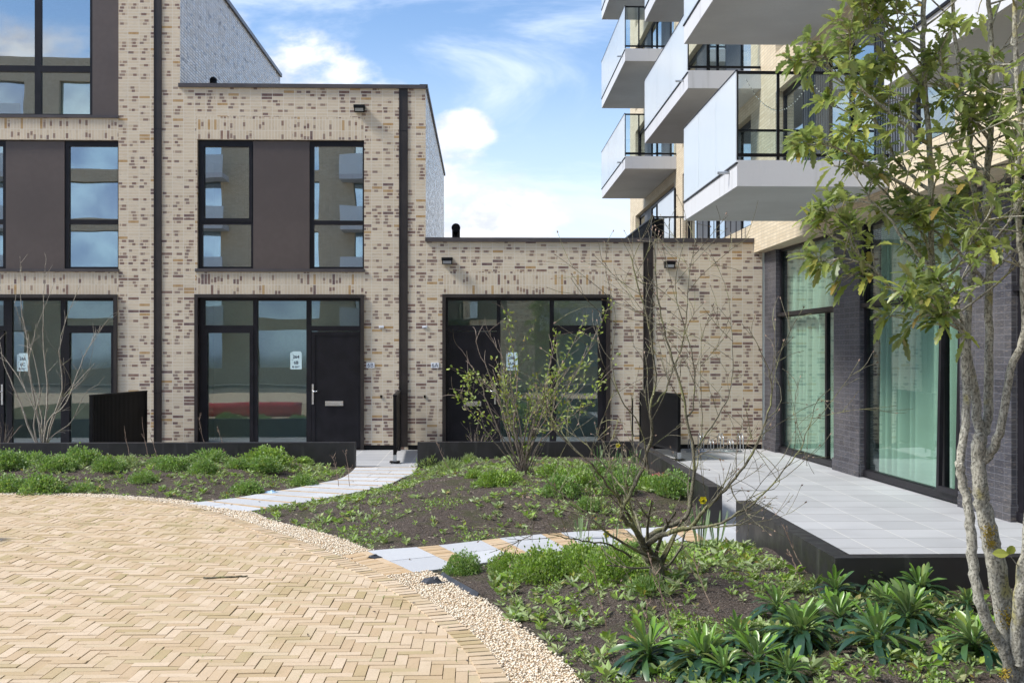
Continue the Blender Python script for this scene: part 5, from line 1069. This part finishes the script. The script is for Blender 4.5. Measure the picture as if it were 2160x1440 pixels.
# oak-like evergreen multi-stem tree on the right
def oak():
    random.seed(123); Y0 = 5.5
    def P(px, py, dy=0): return at(px, py, Y0 + dy)
    base = P(2150, 1492); bz = soilz(base.x, base.y); t = thing('evergreen_oak_tree', 'many stemmed leafy tree with lichened pale trunks at the right edge', 'tree', (base.x, base.y, bz)); b = MB(); li = MB()
    S_ = [([(2162, 1505, 0), (2150, 1440, 0), (2135, 1370, 0), (2117, 1275, 0), (2100, 1183, 0), (2090, 1137, 0), (2077, 1080, 0), (2068, 1030, 0), (2064, 960, 0), (2066, 918, 0)], .066, .034),
          ([(2140, 1430, -.02), (2122, 1382, -.06), (2098, 1336, -.08), (2068, 1275, -.1), (2056, 1214, -.1), (2049, 1137, -.1), (2041, 1061, -.1), (2024, 985, -.1), (2028, 965, -.1), (2037, 872, -.08), (2034, 717, -.05), (2022, 660, 0), (1985, 593, .05), (1965, 540, .1), (1962, 350, .1), (1950, 195, .1), (1948, 78, .1), (1952, -40, .1), (1955, -200, .1)], .033, .012),
          ([(2066, 920, 0), (2082, 885, .03), (2087, 735, .06), (2087, 552, .1), (2082, 389, .12), (2090, 272, .15), (2090, 117, .15), (2085, -20, .15), (2080, -220, .15)], .028, .010),
          ([(2066, 925, 0), (2052, 800, 0), (2040, 725, 0), (2045, 620, .1), (2060, 480, .2), (2050, 330, .25), (2030, 200, .3), (2010, 40, .3), (2000, -150, .3)], .026, .009),
          ([(2068, 975, 0), (2088, 955, -.03), (2110, 895, -.1), (2133, 781, -.15), (2160, 700, -.2), (2158, 560, -.2), (2145, 430, -.2), (2150, 250, -.2), (2140, 60, -.2), (2150, -150, -.2)], .027, .010),
          ([(2150, 1400, -.05), (2148, 1305, -.1), (2158, 1214, -.12), (2172, 1100, -.15), (2190, 900, -.2), (2200, 600, -.2), (2210, 200, -.2)], .045, .012)]
    tips = []; nodes = []; stems = []
    for pts, r0, r1 in S_:
        W_ = wob([P(*q) for q in pts], 5, .0035); n = len(W_); R = [(r0 + (r1 - r0) * (i / (n - 1)) ** .7) * (1 + .10 * noise.noise(Vector((i * .55, r0 * 99, 0)))) for i in range(n)]; b.tube(W_, R, 12, cap=False); stems.append((W_, R))
    def br(p, d, L, r, dep=1): grow(b, p, d, L, r, dep, tips, nodes, .5, .25, .6, 5, 3, .65, 5, .0025)
    zmin = HC + (HY - 660) / (F / Y0)
    for si, (W_, R) in enumerate(stems):
        for i in range(2, len(W_)):
            if W_[i].z > zmin - (.1 if si == 1 else -.1):
                for k in range(1 if random.random() < .72 else 0):
                    a = random.uniform(0, 2 * pi); d = Vector((cos(a), sin(a) * .8, random.uniform(.1, .9)))
                    br(W_[i], d, random.uniform(.35, .8) * (.55 if d.x < -.1 else 1), max(.006, R[i] * .4))
    hand = [([(1965, 430, .1), (1890, 380, 0), (1800, 330, -.05), (1730, 300, -.1)], .012), ([(1955, 300, .1), (1880, 240, 0), (1820, 190, 0), (1790, 130, 0)], .012), ([(1950, 195, .1), (1900, 130, .1), (1850, 70, 0), (1825, 60, 0)], .010), ([(2037, 700, -.05), (1980, 650, -.1), (1900, 620, -.15), (1830, 560, -.2), (1770, 545, -.2)], .014), ([(1990, 600, .05), (1930, 530, 0), (1880, 470, 0), (1830, 410, 0)], .012), ([(1830, 560, -.2), (1800, 520, -.2), (1790, 480, -.2)], .006),
            ([(2030, 690, -.05), (2010, 680, -.2), (1990, 660, -.3), (1960, 640, -.3)], .008), ([(2082, 600, .1), (2030, 540, .1), (1990, 500, .1), (1930, 450, .1)], .010), ([(1960, 400, .1), (1900, 350, .2), (1850, 260, .2), (1800, 240, .2)], .010), ([(2090, 300, .1), (2040, 240, 0), (2000, 180, 0), (1980, 110, 0)], .012), ([(2087, 450, .1), (2120, 380, .1), (2140, 330, 0)], .012), ([(1940, 110, .1), (1880, 60, .1), (1840, 10, .1), (1820, -40, .1)], .01), ([(1948, 250, .1), (1850, 210, .3), (1770, 170, .3), (1740, 120, .3)], .009), ([(1970, 480, .1), (1900, 440, .2), (1830, 370, .2), (1760, 350, .2)], .009)]
    for pts, r in hand:
        W_ = wob([P(*q) for q in pts], 5, .004); n = len(W_); b.tube(W_, lin(r, .004, n), 6, cap=False)
        for i in range(int(n * .3), n):
            d = (W_[i] - W_[i - 1]).normalized(); s = Vector((random.gauss(0, 1), random.gauss(0, 1), random.gauss(.2, 1))).normalized()
            if random.random() < .6 or i == n - 1: br(W_[i], d * .7 + s * .8, random.uniform(.09, .2), .004, 0 if random.random() < .5 else 1)
        tips.append((W_[-1], d))
    q = MB()
    def tuft(p, d, k, sc=1.):
        tone = random.gauss(.0, .15)
        for i in range(k):
            a = i * 2.4 + random.random(); dd, s1, s2 = rot_frame(d); sp = random.uniform(.6, 1.5); ld = dd * .7 + (s1 * cos(a) + s2 * sin(a)) * sp; ld.z -= random.uniform(-.1, .35)
            c = (max(0, min(1, random.betavariate(1.2, 1.6) + tone)), .75 if random.random() < .045 else (random.random() ** 6) * .4, 0)
            leaf(q, p + Vector((random.gauss(0, .01), random.gauss(0, .01), random.gauss(0, .012))), ld, (random.gauss(0, .3), random.gauss(0, .3), 1), random.uniform(.075, .125) * sc, random.uniform(.030, .045) * sc, c, .35, random.uniform(.1, .7), 'oak')
    for p, d in tips: tuft(p, d, random.randint(4, 7))
    for p, d in nodes:
        if random.random() < .07: tuft(p, d, 2, .9)
    # two-leaf twig low on the right stem
    tw = P(2157, 1205, -.12); e = P(2128, 1168, -.15); b.tube([tw, e], [.004, .002], 4); leaf(q, e, (-1, 0, .1), (0, -1, .6), .085, .05, (.9, 0, 0), .2, .1, 'oval'); leaf(q, e, (.3, -.2, 1), (0, -1, 0), .05, .045, (.95, 0, 0), .2, .1, 'round')
    b.build('trunk', 'bark_oak', t); q.build('crown', 'leaf_oak', t, uv=False, col=True)
    for px, py, r in ((2128, 1305, .048), (2085, 1122, .030), (2090, 1145, .022), (2105, 1365, .022), (2041, 1035, .014), (2045, 1105, .014), (2034, 1016, .012), (2120, 1420, .03), (2050, 1163, .01)):
        c0 = P(px, py, -.055)
        for k in range(150):
            u = Vector((random.gauss(0, r * .5), random.gauss(0, .012), random.gauss(0, r * .6))); s_ = random.uniform(.0018, .0045) * (r / .03) ** .5; li.raw([tuple(c0 + u + Vector(v) * s_) for v in ((1, 0, 0), (0, 1, 0), (-1, 0, 0), (0, -1, 0), (0, 0, 1), (0, 0, -1))], [(0, 1, 4), (1, 2, 4), (2, 3, 4), (3, 0, 4), (1, 0, 5), (2, 1, 5), (3, 2, 5), (0, 3, 5)])
    li.build('lichen', 'lichen', t, uv=False)
oak()

# fallen leaves and bits lying about
def litter():
    random.seed(99); b = MB(); n = 0
    while n < 420:
        x = random.uniform(-8, 4.5); y = random.uniform(5.8, 17.5)
        if x > 2.5 and y > 7.8: continue
        d = sdist(x, y)
        if d < 0 and not (dist(x, y, RS) < .5 or random.random() < .12): continue
        z = (soilz(x, y, d) if d > 0 else .008) + .004; a = random.random() * 6.28; quadleaf(b, (x, y, z), (cos(a), sin(a), random.uniform(-.05, .25)), random.uniform(.018, .05), random.uniform(.010, .022), (random.random(), 0, 0)); n += 1
    for i in range(420): # moss and grass in the paver joints
        k = random.random(); p = random.choice(RS[20:140]); x = p[0] - random.random() ** 2 * 3.0; y = p[1] - random.random() ** 2 * 1.5
        if not inpoly(x, y, POLY_R) or y < 5.5: continue
        x = round(x / .0765) * .0765
        for q in range(3): quadleaf(b, (x, y + q * .02, .001), (random.gauss(0, .4), random.gauss(0, .4), 1), random.uniform(.008, .018), .006, (random.random(), 0, 0), 1)
    tag(b.build('fallen_leaves', ['mulch', 'leaf_weed'], uv=False, col=True), kind='stuff')
litter()
# small loose things
p = gnd(430, 1221); q = gnd(522, 1217); b = MB(); W_ = wob([(p.x, p.y, .012), (p.x * .5 + q.x * .5, p.y * .5 + q.y * .5 - .02, .014), (q.x, q.y, .014)], 5, .003); b.tube(W_, lin(.011, .007, len(W_)), 6)
tag(b.build('stick', 'bark_bare', uv=False), 'dark straight twig lying on the brick plaza', 'stick')
def crumple(name, px, py, r, m, lab, cat, sx=1.6):
    p = gnd(px, py, .08); z = max(0, soilz(p.x, p.y)); b = MB(); n = 9; vs = [(0, 0, r * .7)]
    for j in range(1, 4):
        for i in range(n): a = i * 2 * pi / n; rr = r * j / 3 * random.uniform(.8, 1.2); vs.append((cos(a) * rr * sx, sin(a) * rr, r * (.7 - .22 * j) + random.gauss(0, r * .13)))
    fs = [(0, 1 + i, 1 + (i + 1) % n) for i in range(n)]
    for j in range(2):
        for i in range(n): a = 1 + j * n; fs.append((a + i, a + n + i, a + n + (i + 1) % n, a + (i + 1) % n))
    b.raw([(x + p.x, y + p.y, h + z) for x, y, h in vs], fs); tag(b.build(name, m, uv=False), lab, cat)
random.seed(2)
crumple('crumpled_wrapper', 573, 1026, .055, 'litter_blue', 'pale blue and white crumpled wrapper on the soil of the left bed', 'litter'); crumple('weed_fabric', 914, 1208, .075, 'rubber_fabric', 'lump of dark ground fabric between slabs and gravel', 'ground fabric', 1.5); crumple('weed_fabric', 789, 1158, .05, 'rubber_fabric', 'small grey fabric scrap at the corner of the path slabs', 'ground fabric', 1.5)
b = MB(); pts = [gnd(a, c, .01) for a, c in ((928, 1212), (950, 1226), (980, 1243), (1005, 1257))]
for i in range(3): a, c = pts[i], pts[i + 1]; b.raw([(a.x, a.y, .0), (c.x, c.y, .0), (c.x + .02, c.y + .02, .035), (a.x + .02, a.y + .02, .035), (a.x + .03, a.y + .03, .0), (c.x + .03, c.y + .03, .0)], [(0, 1, 2, 3), (3, 2, 5, 4)])
tag(b.build('fabric_edge', 'rubber_fabric', uv=False), 'dark strip of edging fabric between gravel and soil', 'edging')
# red tubular bench left of the frame, reflected in the 6B glass
b = MB(); b.tube(wob([(-10.6, 11.0, .27), (-9.2, 11.5, .27), (-7.6, 11.5, .27), (-5.3, 11.2, .27)], 5, 0), .21, 20); RB = thing('tube_bench', 'long red tubular plastic bench, showing as red reflection in the 6B glass', 'bench', (-8, 11.4, 0)); b.build('seat', 'red_plastic', RB)
for x in (-10.2, -8.3, -6.4): b = MB(); b.box(x - .12, x + .12, 11.2, 11.55, 0, .1); b.build('foot', 'concrete', RB)

# opposite row across the plaza (seen only mirrored in the glass)
M180 = Matrix.Rotation(pi, 4, 'Z')
for k, (src, dx_, lab) in enumerate(((HA, -7.5, 'tall brick house across the plaza, mirrored in the left windows'), (HB, -3.5, 'brick house across the plaza, mirrored in the middle windows'), (HA, 9.5, 'tall brick house across the plaza, mirrored in the low block glass'))):
    c = clone(src.root); c['label'] = lab; c['group'] = 'houses across the plaza'; c.rotation_euler = (0, 0, pi); c.location = (dx_ - 3.0, D - 9.5, 0)

TB = thing('apartment_block', 'tall block with balconies far across the plaza, mirrored in the upper windows', 'apartment block', (0, -22, 0)); b = MB(); hs = []
for k in range(6):
    for i in range(11): hs.append((-32 + i * 6, -28.2 + i * 6, 1 + k * 3.05, 3.3 + k * 3.05))
b.plate((-34, 34, 0, 20), hs, 0, .3); v = b.v; b.v = [(-x, -24 - y, z) for x, y, z in v]; b.build('brick_wall', 'brick_beige', TB)
b = MB(); b.box(-34, 34, -24.8, -24.35, 0, 20); b.build('window_band', 'glass_sky_mirror', TB)
for k in range(1, 6):
    for i in range(0, 11, 2): b = MB(); b.box(-32.5 + i * 6, -27.5 + i * 6, -23.98, -22.3, .2 + k * 3.05, .5 + k * 3.05); o = b.build('balcony', 'concrete', TB); b = MB(); b.box(-32.5 + i * 6, -27.5 + i * 6, -22.34, -22.30, .5 + k * 3.05, 1.6 + k * 3.05); b.build('balcony_glass', 'glass_milky', o)
